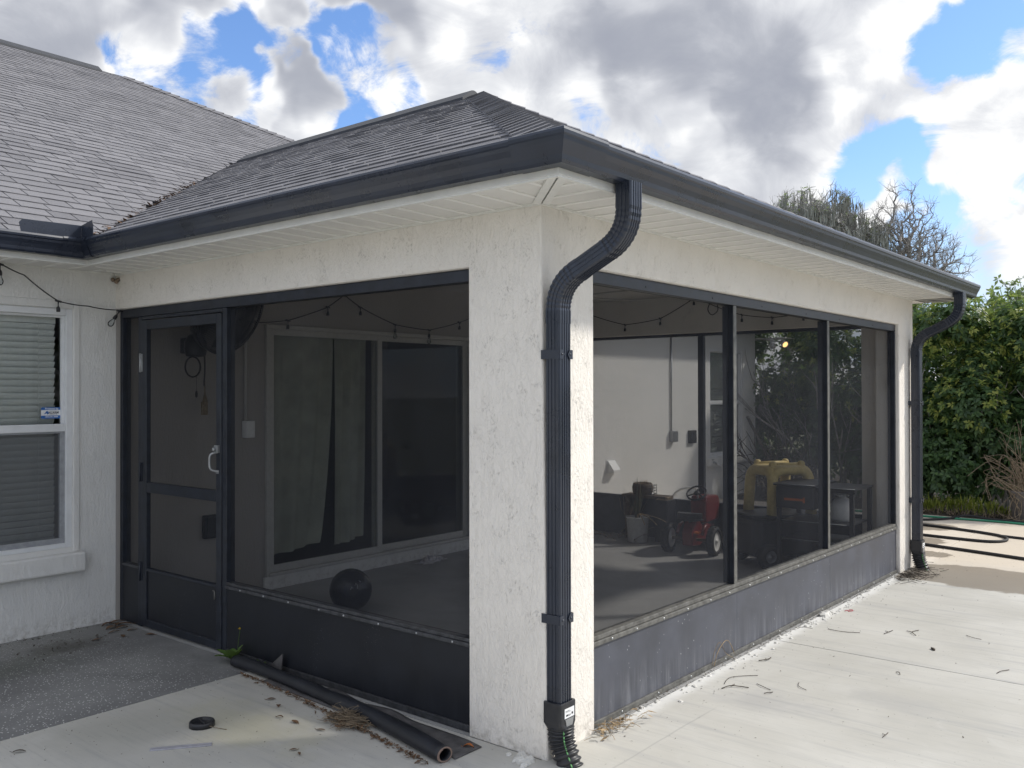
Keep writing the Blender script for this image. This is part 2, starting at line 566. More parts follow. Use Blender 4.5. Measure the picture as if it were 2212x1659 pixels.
def leaf_mat(name, lo, hi, trans=.35, rough=.42):
    m, g = new_mat(name)
    ri = g.n('ShaderNodeNewGeometry').outputs['Random Per Island']
    oc = g.n('ShaderNodeTexCoord').outputs['Object']
    v = g.math('ADD', g.math('MULTIPLY', ri, .7), g.math('MULTIPLY', g.noise(oc, 1.6, 3, .6), .5))
    c = g.mix(g.smooth(v, .15, 1.0), lo, hi)
    p = g.n('ShaderNodeBsdfPrincipled', {'Base Color': c, 'Roughness': rough, 'Specular IOR Level': .4})
    tr = g.n('ShaderNodeBsdfTranslucent', {0: g.mix(.35, c, (.32, .46, .08))})
    finish(g, g.n('ShaderNodeMixShader', {0: trans, 1: p.outputs[0], 2: tr.outputs[0]}))
    return m


def kick_mat(name, base, dust):
    m, g = new_mat(name)
    oc = g.n('ShaderNodeTexCoord').outputs['Object']
    s = g.n('ShaderNodeSeparateXYZ', {0: oc})
    Z = s.outputs[2]
    nz = g.noise(oc, 3, 5, .65)
    st = g.noise(g.vscale(oc, (1, 1, .10)), 17, 6, .7, .6)
    c = g.mix(g.smooth(nz, .3, .75), tuple(x * .8 for x in base), tuple(x * 1.25 for x in base))
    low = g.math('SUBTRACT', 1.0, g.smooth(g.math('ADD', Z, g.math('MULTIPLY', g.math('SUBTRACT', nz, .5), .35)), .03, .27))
    c = g.mix(g.math('MULTIPLY', g.math('MULTIPLY', low, g.smooth(st, .42, .72)), .30 * dust), c, (.34, .35, .39))  # pale streaky foot: dust, with glare painted in
    vo = g.n('ShaderNodeTexVoronoi', {'Vector': g.vscale(oc, (1, 1, .55)), 'Scale': 34.0})
    sel = g.smooth(g.n('ShaderNodeSeparateColor', {0: vo.outputs['Color']}).outputs[0], .80, .86)
    spat = g.math('ADD', .10, g.math('MULTIPLY', g.smooth(g.noise(oc, 2.3, 4, .65), .45, .65), g.math('SUBTRACT', 1.25, g.math('MULTIPLY', Z, 1.6))))
    dot = g.math('MULTIPLY', g.math('MULTIPLY', g.math('SUBTRACT', 1.0, g.smooth(vo.outputs['Distance'], .04, .10)), sel), spat)
    vf = g.n('ShaderNodeTexVoronoi', {'Vector': oc, 'Scale': 150.0})
    self_ = g.smooth(g.n('ShaderNodeSeparateColor', {0: vf.outputs['Color']}).outputs[0], .72, .8)
    clus = g.smooth(g.noise(g.vscale(oc, (1, 1, .5)), 3.4, 3, .6), .56, .70)
    dot2 = g.math('MULTIPLY', g.math('MULTIPLY', g.math('SUBTRACT', 1.0, g.smooth(vf.outputs['Distance'], .1, .25)), self_), clus)
    c = g.mix(g.math('MULTIPLY', dot, .75 * dust), c, (.75, .76, .78))
    c = g.mix(g.math('MULTIPLY', dot2, .45), c, (.55, .56, .58))
    r = g.math('ADD', .34, g.math('MULTIPLY', nz, .22))
    b = g.n('ShaderNodeBump', {'Height': g.noise(oc, 5, 3, .5), 'Strength': .08, 'Distance': .01})
    finish(g, g.n('ShaderNodeBsdfPrincipled', {'Base Color': c, 'Roughness': r, 'Specular IOR Level': .5, 'Normal': b.outputs[0]}))
    return m


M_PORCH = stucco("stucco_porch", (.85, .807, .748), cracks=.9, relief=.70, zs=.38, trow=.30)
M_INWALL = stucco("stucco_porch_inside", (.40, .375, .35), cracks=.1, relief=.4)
M_WALL = stucco("stucco_house", (.82, .81, .785), cracks=.2, relief=.62, wave=1.8, zs=.24, trow=.5)
M_SHINGLE = shingle_mat("roof_shingle", (.100, .100, .112), (.235, .232, .248))
M_DECK = simple("roof_underlay", (.03, .03, .033), .9)
M_RIDGE = simple("ridge_vent_plastic", (.035, .038, .046), .55, var=.2, scale=12)
M_GUTTER = simple("black_aluminium", (.020, .026, .042), .28, var=.2, scale=5, spec=.6)
M_FRAME = simple("dark_bronze_frame", (.017, .021, .031), .42, var=.3, scale=14, spec=.5)
M_RAIL = simple("weathered_bronze_rail", (.115, .113, .105), .5, var=.35, scale=22, spec=.5)
M_RAILD = simple("worn_dark_rail", (.05, .052, .058), .45, var=.4, scale=22, spec=.5)
M_KICKR = kick_mat("kick_panel_dust_glare", (.068, .073, .092), 1.0)  # lighter bluish base paints glancing glare on the dusty panel
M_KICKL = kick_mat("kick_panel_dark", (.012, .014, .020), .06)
M_SCREEN = screen_mat("insect_screen")
M_FASCIA = simple("white_fascia", (.68, .675, .65), .55, var=.06, scale=8, bump=.1)
M_SOFFIT = simple("white_soffit", (.74, .725, .69), .5, var=.04, scale=6)
M_RIB = simple("soffit_rib", (.86, .85, .82), .4, var=.02)
M_TRIM = simple("white_trim", (.76, .755, .72), .45, var=.04)
M_WINF = simple("white_window_frame", (.74, .75, .76), .35, var=.05, scale=10)
M_GLASS = glass_mat("window_glass", (.92, .94, .94), .02, .7)
M_SGLASS = glass_mat("slider_glass", (.80, .81, .79), .03, .05)
M_BLIND = simple("blind_slat", (.80, .79, .76), .5, var=.05)
M_DARKIN = simple("room_wall", (.18, .17, .16), .8)
M_SLIDER = simple("slider_aluminium", (.52, .51, .48), .45, var=.05)
M_CURT = simple("curtain_cloth", (.80, .80, .73), .85, var=.12, scale=5)
M_CEIL = simple("porch_ceiling", (.50, .49, .47), .7, var=.04, scale=4)
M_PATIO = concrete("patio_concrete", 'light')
M_GREY = concrete("old_grey_concrete", 'grey')
M_FLOOR = concrete("porch_floor_concrete", 'floor')
M_SOIL = simple("dark_soil", (.055, .045, .034), .95, var=.5, scale=25, bump=.8)
M_LAWN = simple("lawn", (.11, .115, .06), .9, var=.4, scale=9, bump=.8)
M_BLACKP = simple("black_plastic", (.02, .021, .025), .42, var=.2, scale=20)
M_BLACKR = simple("black_rubber", (.018, .018, .020), .7, var=.3, scale=30, bump=.2)
M_WHITEP = simple("white_plastic", (.80, .80, .79), .4, var=.05)
M_GREYM = simple("grey_metal", (.34, .35, .36), .4, .6, var=.1)
M_GALV = simple("galvanised_metal", (.45, .46, .47), .42, .8, var=.15)
M_RED = simple("red_paint", (.15, .012, .012), .35, var=.2, coat=.3)
M_YEL = simple("tan_plastic", (.74, .58, .23), .5, var=.1)
M_ORANGE = simple("orange_paint", (.55, .14, .03), .5)
M_POT = simple("grey_pot", (.66, .66, .66), .7, var=.08)
M_DARKBR = simple("dark_brown_wood", (.10, .07, .045), .8, var=.3, scale=15, bump=.4)
M_TWIG = simple("dry_twig", (.23, .18, .125), .85, var=.35, scale=40)
M_TWIGD = simple("dark_twig", (.075, .062, .05), .85, var=.35, scale=40)
M_DEAD = simple("dead_leaf", (.15, .085, .045), .75, var=.45, scale=30)
M_STRAW = simple("dry_grass", (.30, .22, .13), .85, var=.4, scale=20)
M_MORTAR = simple("mortar_crumb", (.60, .59, .56), .9, var=.15, scale=40, bump=.5)
M_GREENH = simple("green_hose", (.03, .22, .13), .4)
M_BLUESTK = simple("sticker_blue", (.035, .14, .42), .4, var=.05)
M_WHITESTK = simple("sticker_white", (.78, .79, .8), .4, var=.03)
M_INK = simple("black_ink", (.02, .02, .03), .5)
M_GREEN = simple("green_stripe_paint", (.12, .33, .12), .6)
M_BARK = simple("bark", (.30, .285, .27), .9, var=.4, scale=12, bump=.5)
M_MOSS = simple("spanish_moss", (.30, .305, .27), .9, var=.25, scale=3)
M_HEDGE = leaf_mat("hedge_leaf", (.032, .068, .034), (.105, .185, .068), .38)
M_HEDGET = leaf_mat("hedge_young_leaf", (.15, .225, .055), (.37, .40, .10), .46)
M_TREE = leaf_mat("tree_leaf", (.10, .15, .06), (.22, .28, .11), .45)
M_LOWPL = leaf_mat("border_leaf", (.18, .24, .04), (.36, .38, .08), .4)
M_WEED = leaf_mat("weed_leaf", (.06, .13, .03), (.12, .20, .05), .3)
M_AGAVE = leaf_mat("agave_leaf", (.05, .06, .035), (.13, .12, .075), .1)
M_BULB = glass_mat("bulb_glass", (.85, .87, .88), .03, 1.0)
M_CLOTH = simple("white_cloth", (.55, .54, .56), .9, var=.15, scale=14)
M_TAN = simple("tan_bristle", (.22, .17, .10), .8, var=.3, scale=60)
# ---------------------------------------------------------------- ground and paving (the setting)
def structure(name, mb, mat, **k):
    o = mb.build(name, mat, **k)
    o['kind'] = 'structure'
    return o


gm = MB()
gm.quad((-150, -150, -.12), (150, -150, -.12), (150, 300, -.12), (-150, 300, -.12))
structure('ground', gm, M_LAWN)
E_ = .003
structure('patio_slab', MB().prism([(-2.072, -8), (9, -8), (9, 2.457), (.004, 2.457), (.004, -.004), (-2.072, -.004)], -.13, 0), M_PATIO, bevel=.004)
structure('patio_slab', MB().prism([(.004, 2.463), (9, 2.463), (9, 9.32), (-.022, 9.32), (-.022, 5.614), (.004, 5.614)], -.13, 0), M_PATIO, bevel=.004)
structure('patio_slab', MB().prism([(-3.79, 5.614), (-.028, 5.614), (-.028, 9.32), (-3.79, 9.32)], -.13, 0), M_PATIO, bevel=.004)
structure('grey_slab', MB().prism([(-3.80, -8), (-2.078, -8), (-2.078, -.004), (-3.80, -.004)], -.13, 0.001), M_GREY, bevel=.005)
structure('porch_floor', MB().prism([(-3.80, 0), (0, 0), (0, 5.61), (-3.80, 5.61)], -.13, -0.001), M_FLOOR)
bed = MB()
n = 40
for i in range(n):
    for j in range(10):
        x0 = -7 + 9.0 * i / n
        x1 = -7 + 9.0 * (i + 1) / n
        y0 = 9.33 + 6.0 * j / 10
        y1 = 9.33 + 6.0 * (j + 1) / 10

        def zz(x, y):
            return -.03 + .03 * math.sin(x * 9.1 + y * 5) * math.sin(y * 7.3 - x * 3) + (.02 if y > 9.4 else -.03)
        bed.quad((x0, y0, zz(x0, y0)), (x1, y0, zz(x1, y0)), (x1, y1, zz(x1, y1)), (x0, y1, zz(x0, y1)))
structure('planting_bed', bed, M_SOIL)

# ---------------------------------------------------------------- the house
SOF = 2.44            # soffit
CEILZ = 2.62
house = thing('house', 'white stucco house with dark shingle hip roof and a corner porch', 'house', (-3.8, 0, 0))


def wall_x(mb, x0, x1, ys, zs, holes):
    """a wall across x0 (front, faces +x) to x1, y range ys, z range zs, with rectangular holes (ya, yb, za, zb)"""
    Y = sorted({ys[0], ys[1], *[h[0] for h in holes], *[h[1] for h in holes]})
    Z = sorted({zs[0], zs[1], *[h[2] for h in holes], *[h[3] for h in holes]})

    def hole(y, z):
        return any(h[0] < y < h[1] and h[2] < z < h[3] for h in holes)
    for i in range(len(Y) - 1):
        for j in range(len(Z) - 1):
            a, b, c, d = Y[i], Y[i + 1], Z[j], Z[j + 1]
            if hole((a + b) / 2, (c + d) / 2):
                continue
            mb.quad((x0, a, c), (x0, b, c), (x0, b, d), (x0, a, d))
            mb.quad((x1, a, c), (x1, a, d), (x1, b, d), (x1, b, c))
    for (a, b, c, d) in holes:
        mb.quad((x0, a, c), (x1, a, c), (x1, a, d), (x0, a, d))
        mb.quad((x0, b, c), (x0, b, d), (x1, b, d), (x1, b, c))
        mb.quad((x0, a, d), (x1, a, d), (x1, b, d), (x0, b, d))
        mb.quad((x0, a, c), (x0, b, c), (x1, b, c), (x1, a, c))
    mb.quad((x0, ys[0], zs[1]), (x0, ys[1], zs[1]), (x1, ys[1], zs[1]), (x1, ys[0], zs[1]))


WF0 = 5.55
W_NEAR = (-1.62, -.30, .56, 2.18)
W_FAR = (9.02, 10.15, .62, 2.25)
W_SLD = (1.245, 3.735, .105, 2.165)
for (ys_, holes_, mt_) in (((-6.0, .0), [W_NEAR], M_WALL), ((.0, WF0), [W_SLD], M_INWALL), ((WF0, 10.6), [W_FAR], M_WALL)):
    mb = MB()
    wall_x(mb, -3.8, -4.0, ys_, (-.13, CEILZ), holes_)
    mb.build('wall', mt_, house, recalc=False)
mb = MB()
mb.box((-16, 10.4, -.13), (-4.001, 10.6, CEILZ)).box((-16, -6.0, -.13), (-4.001, -5.8, CEILZ)).box((-16, -5.8, -.13), (-15.8, 10.4, CEILZ))
mb.build('wall', M_WALL, house)
# rooms behind the glass
mb = MB()
mb.box((-7.6, -5.7, 0), (-7.5, 10.3, 2.6)).box((-7.5, .6, 0), (-4.01, .7, 2.6)).box((-7.5, 6.0, 0), (-4.01, 6.1, 2.6))
mb.box((-7.5, -5.7, -.02), (-4.01, 10.3, .02)).box((-7.5, -5.7, 2.6), (-4.01, 10.3, 2.64))
mb.build('room_wall', M_DARKIN, house)


def rounded_prism(poly, z0, z1, r=.014, n=4, which=None):
    """prism whose convex plan corners (indices in which) are rounded"""
    out = []
    k = len(poly)
    for i, p in enumerate(poly):
        if which is not None and i not in which:
            out.append(p)
            continue
        b = Vector((p[0], p[1]))
        d0 = (Vector(poly[i - 1]) - b).normalized()
        d1 = (Vector(poly[(i + 1) % k]) - b).normalized()
        p0 = b + d0 * r
        p1 = b + d1 * r
        for t in range(n + 1):
            u = t / n
            q = p0 * (1 - u) ** 2 + b * 2 * u * (1 - u) + p1 * u * u
            out.append((q.x, q.y))
    m_ = MB()
    nn = len(out)
    # many courses, so the pillar can lean a little at its foot like the real one
    zs = [z0, .3, .8, 1.4, 2.0, z1]
    vs, fs = [], []
    for z in zs:
        t = max(0, 1 - max(z, 0) / 2.2)
        for (x, y) in out:
            lean = .030 * t * math.exp(-((x / .12) ** 2 + (y / .12) ** 2))
            vs.append((x + lean, y, z))
    for j in range(len(zs) - 1):
        for i in range(nn):
            i2 = (i + 1) % nn
            fs.append((j * nn + i, j * nn + i2, (j + 1) * nn + i2, (j + 1) * nn + i))
    fs.append(tuple(range(nn))[::-1])
    fs.append(tuple((len(zs) - 1) * nn + i for i in range(nn)))
    m_.add(vs, fs)
    return m_


PL, PR = .427, .404      # widths of the corner pillar on its two faces
WO, WF = 5.188, 5.61     # end of the wide opening, far corner of the porch
ZO = 2.198               # top of the openings
rounded_prism([(-PL, 0), (0, 0), (0, PR), (-.2, PR), (-.2, .2), (-PL, .2)], -.12, CEILZ, which=[1]).build('pillar', M_PORCH, house)
rounded_prism([(-.40, WF - .2), (-.2, WF - .2), (-.2, WO), (0, WO), (0, WF), (-.40, WF)], -.12, CEILZ, which=[3, 4]).build('pillar', M_PORCH, house)


def beam_prof(w, z0, z1, r=.012):
    return [(0, z1), (0, z0 + r), (-.004, z0 + .003), (-r, z0), (-w, z0), (-w, z1)]


MB().sweep([(-3.8, 0, 0), (-PL, 0, 0)], beam_prof(.2, ZO, CEILZ), 1).build('beam', M_PORCH, house)
MB().sweep([(0, PR, 0), (0, WO, 0)], beam_prof(.2, ZO, CEILZ), 1).build('beam', M_PORCH, house)
MB().sweep([(-.40, WF, 0), (-3.8, WF, 0)], beam_prof(.2, ZO + .03, CEILZ), 1).build('beam', M_PORCH, house)
MB().box((-3.8, .0, CEILZ), (0, WF, CEILZ + .06)).build('ceiling', M_CEIL, house)

# ---- roof: planes
PM = .515                # rise over run
OV = .395                # shingle overhang
ZE = 2.587               # height of the shingle edge
RUN = WF / 2 + OV        # plan run of the porch slopes
ZR = ZE + PM * RUN
YR = WF / 2
X_AP = OV - RUN          # hip apex of the porch roof
XM0 = -3.8 + OV          # main eave
XMR = XM0 - 7.4          # main ridge
ZMR = ZE + PM * 7.4
YN = 11.0                # north eave of the main roof
CT = 1 / math.sqrt(1 + PM * PM)
roof = MB()
T = -.012


def P(x, y, z):
    return (x, y, z + T)


ap = P(X_AP, YR, ZR)
jn = P(XM0 - RUN, YR, ZR)
e0, e1 = P(OV, -OV, ZE), P(OV, WF + OV, ZE)
v0, v1 = P(XM0, -OV, ZE), P(XM0, WF + OV, ZE)
mr0, mr1 = P(XMR, -6.5, ZMR), P(XMR, YN - 7.4, ZMR)
n0 = P(XM0, YN, ZE)
s0 = P(XM0, -6.5, ZE)
b0, b1 = P(XMR - 7.4, -6.5, ZE), P(XMR - 7.4, YN, ZE)
roof.quad(v0, e0, ap, jn)
roof.quad(e0, e1, ap)
roof.quad(e1, v1, jn, ap)
roof.quad(s0, v0, jn, mr1, mr0)
roof.quad(jn, v1, n0, mr1)
roof.quad(n0, b1, mr1)
roof.quad(b1, b0, mr0, mr1)
roof.quad(s0, mr0, b0)
roof_o = roof.build('roof', M_DECK, house, recalc=False)


def slope(O, U, S, N, smax, lo, hi, seed, exp=.143, wave=.004):
    """yield shingles [(8 verts), faces, centre] of one roof slope; lo(s), hi(s): limits along U at slope distance s"""
    r = random.Random(seed)
    O, U, S, N = Vector(O), Vector(U), Vector(S), Vector(N)
    out = []
    k = 0
    s = 0.0
    while s < smax - .02:
        sb, st = s, min(s + exp + .02, smax)
        a0, a1 = lo(min(sb + .07, smax)), hi(min(sb + .07, smax))
        u = a0 - r.random() * .3
        ph = r.random() * 6
        while u < a1:
            w = r.choice((.17, .20, .25, .30, .33, .36))
            ua, ub = u + .0045, u + w - .0045
            lift = .0068 + r.random() * .0025 + (.0022 if r.random() < .3 else 0)
            la_b, lb_b = max(ua, lo(sb)), min(ub, hi(sb))
            la_t, lb_t = max(ua, lo(st)), min(ub, hi(st))
            if lb_b - la_b > .03 or lb_t - la_t > .03:
                if lb_b < la_b:
                    la_b = lb_b = (la_b + lb_b) / 2
                if lb_t < la_t:
                    la_t = lb_t = (la_t + lb_t) / 2
                jb = sb + wave * math.sin(ph + u * 5) + r.uniform(-.002, .002)

                def q(uu, ss, h):
                    return O + U * uu + S * ss + N * h
                um = (la_b + lb_b) / 2
                vs = [q(la_b, jb, -.002), q(lb_b, jb, -.002), q(lb_b, jb, lift), q(um, jb - .002, lift + .001), q(la_b, jb, lift),
                      q(la_t, st, .001), q(lb_t, st, .001)]
                fs = [(0, 1, 2, 3, 4), (4, 3, 2, 6, 5), (0, 4, 5), (1, 6, 2)]
                out.append((vs, fs))
            u += w
        s += exp
        k += 1
    return out


SL = math.sqrt(1 + PM * PM)
sh = []
# porch, near slope (faces -y): u runs along +x from the outer corner inwards
sh += slope((0, -OV, ZE), (1, 0, 0), Vector((0, 1, PM)) / SL, Vector((0, -PM, 1)) / SL, RUN * SL,
            lambda s: XM0 - s / SL, lambda s: OV - s / SL, 3)
n_porch = len(sh)
# main roof (faces +x)
sh += slope((XM0, 0, ZE), (0, 1, 0), Vector((-1, 0, PM)) / SL, Vector((PM, 0, 1)) / SL, 7.4 * SL,
            lambda s: -5.2, lambda s: (-OV + s / SL) if s / SL < RUN else YN - s / SL, 4)
n_main = len(sh)
# porch, end slope (faces +x) and far slope
sh += slope((OV, 0, ZE), (0, 1, 0), Vector((-1, 0, PM)) / SL, Vector((PM, 0, 1)) / SL, RUN * SL,
            lambda s: -OV + s / SL, lambda s: WF + OV - s / SL, 5)
scored = []
for i, (vs, fs) in enumerate(sh):
    c = sum(vs, Vector()) / len(vs)
    nn = (vs[2] - vs[4]).cross(vs[5] - vs[4])
    d = CAM - c
    fd = -d.dot(fw)
    if fd > .2:
        uu = ((-d).dot(rt2)) / fd * 1946 + 1106
        vv = 829.5 - ((-d).dot(up2)) / fd * 1946
    else:
        uu = vv = -999
    vis = -30 < uu < 2240 and -30 < vv < 900 and i < n_main
    a = abs(nn.dot(d)) / d.length ** 3
    scored.append((-a if vis else 1.0, i))
scored.sort()
single = {i for _, i in scored[:300] if _ < 0}
rest = MB()
for i, (vs, fs) in enumerate(sh):
    if i in single:
        MB().add(vs, fs).build('shingle', M_SHINGLE, roof_o, recalc=False)
    else:
        rest.add(vs, fs)
rest.build('shingle_field', M_SHINGLE, roof_o, recalc=False, kind='stuff')

# hip caps, ridge vents


def hip_caps(p0, p1, na, nb, w=.15, exp=.13):
    """bent cap shingles up a hip from p0 to p1; na, nb: unit vectors down either side, square to the hip"""
    p0, p1 = Vector(p0), Vector(p1)
    L = (p1 - p0).length
    d = (p1 - p0) / L
    up_ = (na + nb)
    up_ = -up_.normalized()
    k = 0
    s = .13
    while s < L - .1:
        a = p0 + d * s
        b = p0 + d * min(s + exp + .03, L)
        lf = .0185
        lt = .0095
        jit = rnd.uniform(-.006, .006)
        vs = [a + na * w + up_ * (lf + .002) + d * jit, a + up_ * (lf + .009), a + nb * w + up_ * (lf + .002) - d * jit,
              b + na * w + up_ * (lt + .0), b + up_ * (lt + .006), b + nb * w + up_ * (lt + .0),
              a + na * w + up_ * (lf - .008), a + up_ * (lf - .001), a + nb * w + up_ * (lf - .008),
              b + na * w + up_ * (lt - .008), b + nb * w + up_ * (lt - .008)]
        fs = [(0, 1, 4, 3), (1, 2, 5, 4), (6, 7, 1, 0), (7, 8, 2, 1), (6, 0, 3, 9), (8, 10, 5, 2)]
        MB().add(vs, fs).build('hip_cap', M_SHINGLE, roof_o, recalc=False)
        s += exp
        k += 1


hd = Vector((-1, 1, PM)).normalized()          # up the near hip
nL = Vector((0, -PM, 1)) / SL
nR = Vector((PM, 0, 1)) / SL
aL = hd.cross(nL).normalized()
aR = -hd.cross(nR).normalized()
if aL.z > 0:
    aL = -aL
if aR.z > 0:
    aR = -aR
hip_caps((OV, -OV, ZE), (X_AP, YR, ZR), aL, aR, .155)
hd2 = Vector((-1, -1, PM)).normalized()
nF = Vector((0, PM, 1)) / SL
a1_ = hd2.cross(nF).normalized()
a2_ = -hd2.cross(nR).normalized()
a1_ = -a1_ if a1_.z > 0 else a1_
a2_ = -a2_ if a2_.z > 0 else a2_
hip_caps((OV, WF + OV, ZE), (X_AP, YR, ZR), a1_, a2_, .155)


def ridge_vent(pts, name='ridge_vent'):
    w, h = .15, .032
    prof = [(-w, -w * PM + .004), (-w, -w * PM + h), (-.03, h + .012), (0, h + .018), (.03, h + .012), (w, -w * PM + h), (w, -w * PM + .004), (0, .0)]
    return MB().sweep(pts, prof, 1).build(name, M_RIDGE, roof_o)


ridge_vent([(X_AP - .10, YR, ZR), (XM0 - RUN + .28, YR, ZR)])
ridge_vent([(XMR, -6.4, ZMR), (XMR, YN - 7.4 - .35, ZMR)])
# the main hip, bare shingle caps far off
hd3 = Vector((-1, -1, PM)).normalized()
hip_m = MB()
nN = Vector((0, PM, 1)) / SL
b1_ = hd3.cross(nN).normalized()
b2_ = hd3.cross(nR).normalized()
b1_ = -b1_ if b1_.z > 0 else b1_
b2_ = -b2_ if b2_.z > 0 else b2_
pa, pb = Vector((XM0, YN, ZE)), Vector((XMR, YN - 7.4, ZMR))
ln = (pb - pa).length
for i in range(int(ln / .14)):
    a = pa + (pb - pa) * (i * .14 / ln)
    b = pa + (pb - pa) * ((i * .14 + .16) / ln)
    u_ = -(b1_ + b2_).normalized()
    hip_m.add([a + b1_ * .15 + u_ * .02, a + u_ * .04, a + b2_ * .15 + u_ * .02, b + b1_ * .15 + u_ * .01, b + u_ * .026, b + b2_ * .15 + u_ * .01],
              [(0, 1, 4, 3), (1, 2, 5, 4)])
hip_m.build('hip_cap_row', M_SHINGLE, roof_o, recalc=False, kind='stuff')
# leaf crumbs lying in the valley
vm = MB()
for i in range(190):
    t = rnd.random() * .62
    d = t * RUN
    p = Vector((XM0 - d + rnd.gauss(0, .03), -OV + d + rnd.gauss(0, .03), ZE + PM * d + .016))
    a = rnd.random() * 6.3
    L = rnd.uniform(.012, .04)
    u_ = Vector((math.cos(a), math.sin(a), rnd.uniform(0, .5))) * L
    w_ = Vector((-math.sin(a), math.cos(a), .3)) * L * .35
    vm.quad(p - u_, p + w_, p + u_, p - w_ + Vector((0, 0, .004)))
vm.build('valley_litter', M_DEAD, roof_o, recalc=False, kind='stuff')

# ---- fascia and soffit
FX = .375
fp = [(0, 2.446), (.0, 2.595), (-.02, 2.595), (-.02, 2.446)]
PATH_EAVE = [(-3.8 + FX, -6.4, 0), (-3.8 + FX, -FX, 0), (FX, -FX, 0), (FX, WF + FX, 0)]
MB().sweep(PATH_EAVE, fp, 1).build('fascia', M_FASCIA, house, bevel=.003)
MB().sweep([(FX, WF + FX, 0), (-3.4, WF + FX, 0)], fp, 1).build('fascia', M_FASCIA, house)
# the white fascia's lower return and the J channel against the wall
ch = MB()
ch.sweep([(p[0], p[1], 0) for p in PATH_EAVE], [(-.021, 2.438), (-.003, 2.438), (-.003, 2.4455), (-.021, 2.4455)], 1)
soffit = MB()
soffit.sweep([(-3.8, -6.4, 0), (-3.8, -.0, 0), (.0, .0, 0), (0, WF, 0)], [(.0, 2.4585), (FX - .022, 2.4585), (FX - .022, 2.463), (0, 2.463)], 1)
soffit_o = soffit.build('soffit', M_SOFFIT, house)
ch.build('soffit_channel', M_TRIM, soffit_o)


def clip(poly, f):
    out = []
    for i in range(len(poly)):
        a, b = poly[i], poly[(i + 1) % len(poly)]
        fa, fb = f(a), f(b)
        if fa >= 0:
            out.append(a)
        if (fa >= 0) != (fb >= 0):
            t = fa / (fa - fb)
            out.append((a[0] + (b[0] - a[0]) * t, a[1] + (b[1] - a[1]) * t))
    return out


def panel(poly, rib):
    if len(poly) < 3:
        return
    m_ = MB()
    m_.prism(poly, 2.448, 2.457)
    if rib and len(rib) >= 3:
        m_.cur = 1
        m_.prism(rib, 2.4435, 2.4478)
    m_.build('soffit_panel', (M_SOFFIT, M_RIB), soffit_o)


PW = .155
x = -.30 + PW * 5
diag = lambda p: -(p[0] + p[1])          # keeps x + y <= 0
diagR = lambda p: (p[0] + p[1])
i = 0
while True:
    xa, xb = FX - (i + 1) * PW + .0, FX - i * PW
    if xb < -3.8 + .03:
        break
    xa = max(xa, -3.8 + FX if False else -3.795)
    poly = [(xa + .0006, -FX + .022), (xb - .0006, -FX + .022), (xb - .0006, -.004), (xa + .0006, -.004)]
    rib = [(xb - .026, -FX + .022), (xb - .004, -FX + .022), (xb - .004, -.004), (xb - .026, -.004)]
    f = lambda p: -(p[0] + p[1]) - .045
    f2 = lambda p: p[0] + 3.8 - (-p[1]) * .0 - 0.0
    # inside corner: the strip meets the main eave along a diagonal
    f3 = lambda p: (p[0] + 3.8) + p[1] - .004
    poly = clip(clip(poly, f), f3)
    rib = clip(clip(rib, f), f3)
    panel(poly, rib)
    i += 1
i = 0
while True:
    ya, yb = -FX + i * PW, -FX + (i + 1) * PW
    if ya > WF + FX - .03:
        break
    yb = min(yb, WF + FX - .022)
    x0 = .004 if yb <= WF else -.2
    poly = [(.004, ya + .0006), (FX - .022, ya + .0006), (FX - .022, yb - .0006), (.004, yb - .0006)]
    rib = [(.004, ya + .004), (FX - .022, ya + .004), (FX - .022, ya + .026), (.004, ya + .026)]
    f = lambda p: (p[0] + p[1]) - .045
    panel(clip(poly, f), clip(rib, f))
    i += 1
i = 0
while True:
    yb = -.02 - i * PW
    ya = yb - PW
    if yb < -4.5:
        break
    poly = [(-3.796, ya + .0006), (-3.8 + FX - .022, ya + .0006), (-3.8 + FX - .022, yb - .0006), (-3.796, yb - .0006)]
    rib = [(-3.796, yb - .026), (-3.8 + FX - .022, yb - .026), (-3.8 + FX - .022, yb - .004), (-3.796, yb - .004)]
    f = lambda p: -((p[0] + 3.8) + p[1]) - .004
    panel(clip(poly, f), clip(rib, f))
    i += 1
# mitre trim at the outer corner: two strips side by side
dg = Vector((1, -1, 0)).normalized()
sd = Vector((1, 1, 0)).normalized()
for sgn in (-1, 1):
    a = Vector((0, 0, 0)) + dg * .01 + sd * (.004 * sgn)
    b = a + dg * (FX * math.sqrt(2) - .045)
    m_ = MB()
    q = [a, b, b + sd * .034 * sgn, a + sd * .034 * sgn]
    m_.add([(*p.xy, 2.437) for p in q] + [(*p.xy, 2.4475) for p in q], [(0, 1, 2, 3), (4, 5, 6, 7), (0, 1, 5, 4), (1, 2, 6, 5), (2, 3, 7, 6), (3, 0, 4, 7)])
    m_.build('mitre_trim', M_TRIM, soffit_o)
# trim angle where the soffit meets the stucco
MB().sweep([(-3.8, -4.5, 0), (-3.8, 0, 0), (0, 0, 0), (0, WF, 0)], [(.001, 2.436), (.012, 2.436), (.012, 2.4475), (.001, 2.4475)], 1).build('wall_channel', M_TRIM, soffit_o)
# far end of the overhang, closed
MB().box((-3.4, WF + .01, 2.448), (FX - .023, WF + FX - .022, 2.457)).build('soffit_panel', M_SOFFIT, soffit_o)

# ---- near window with blind


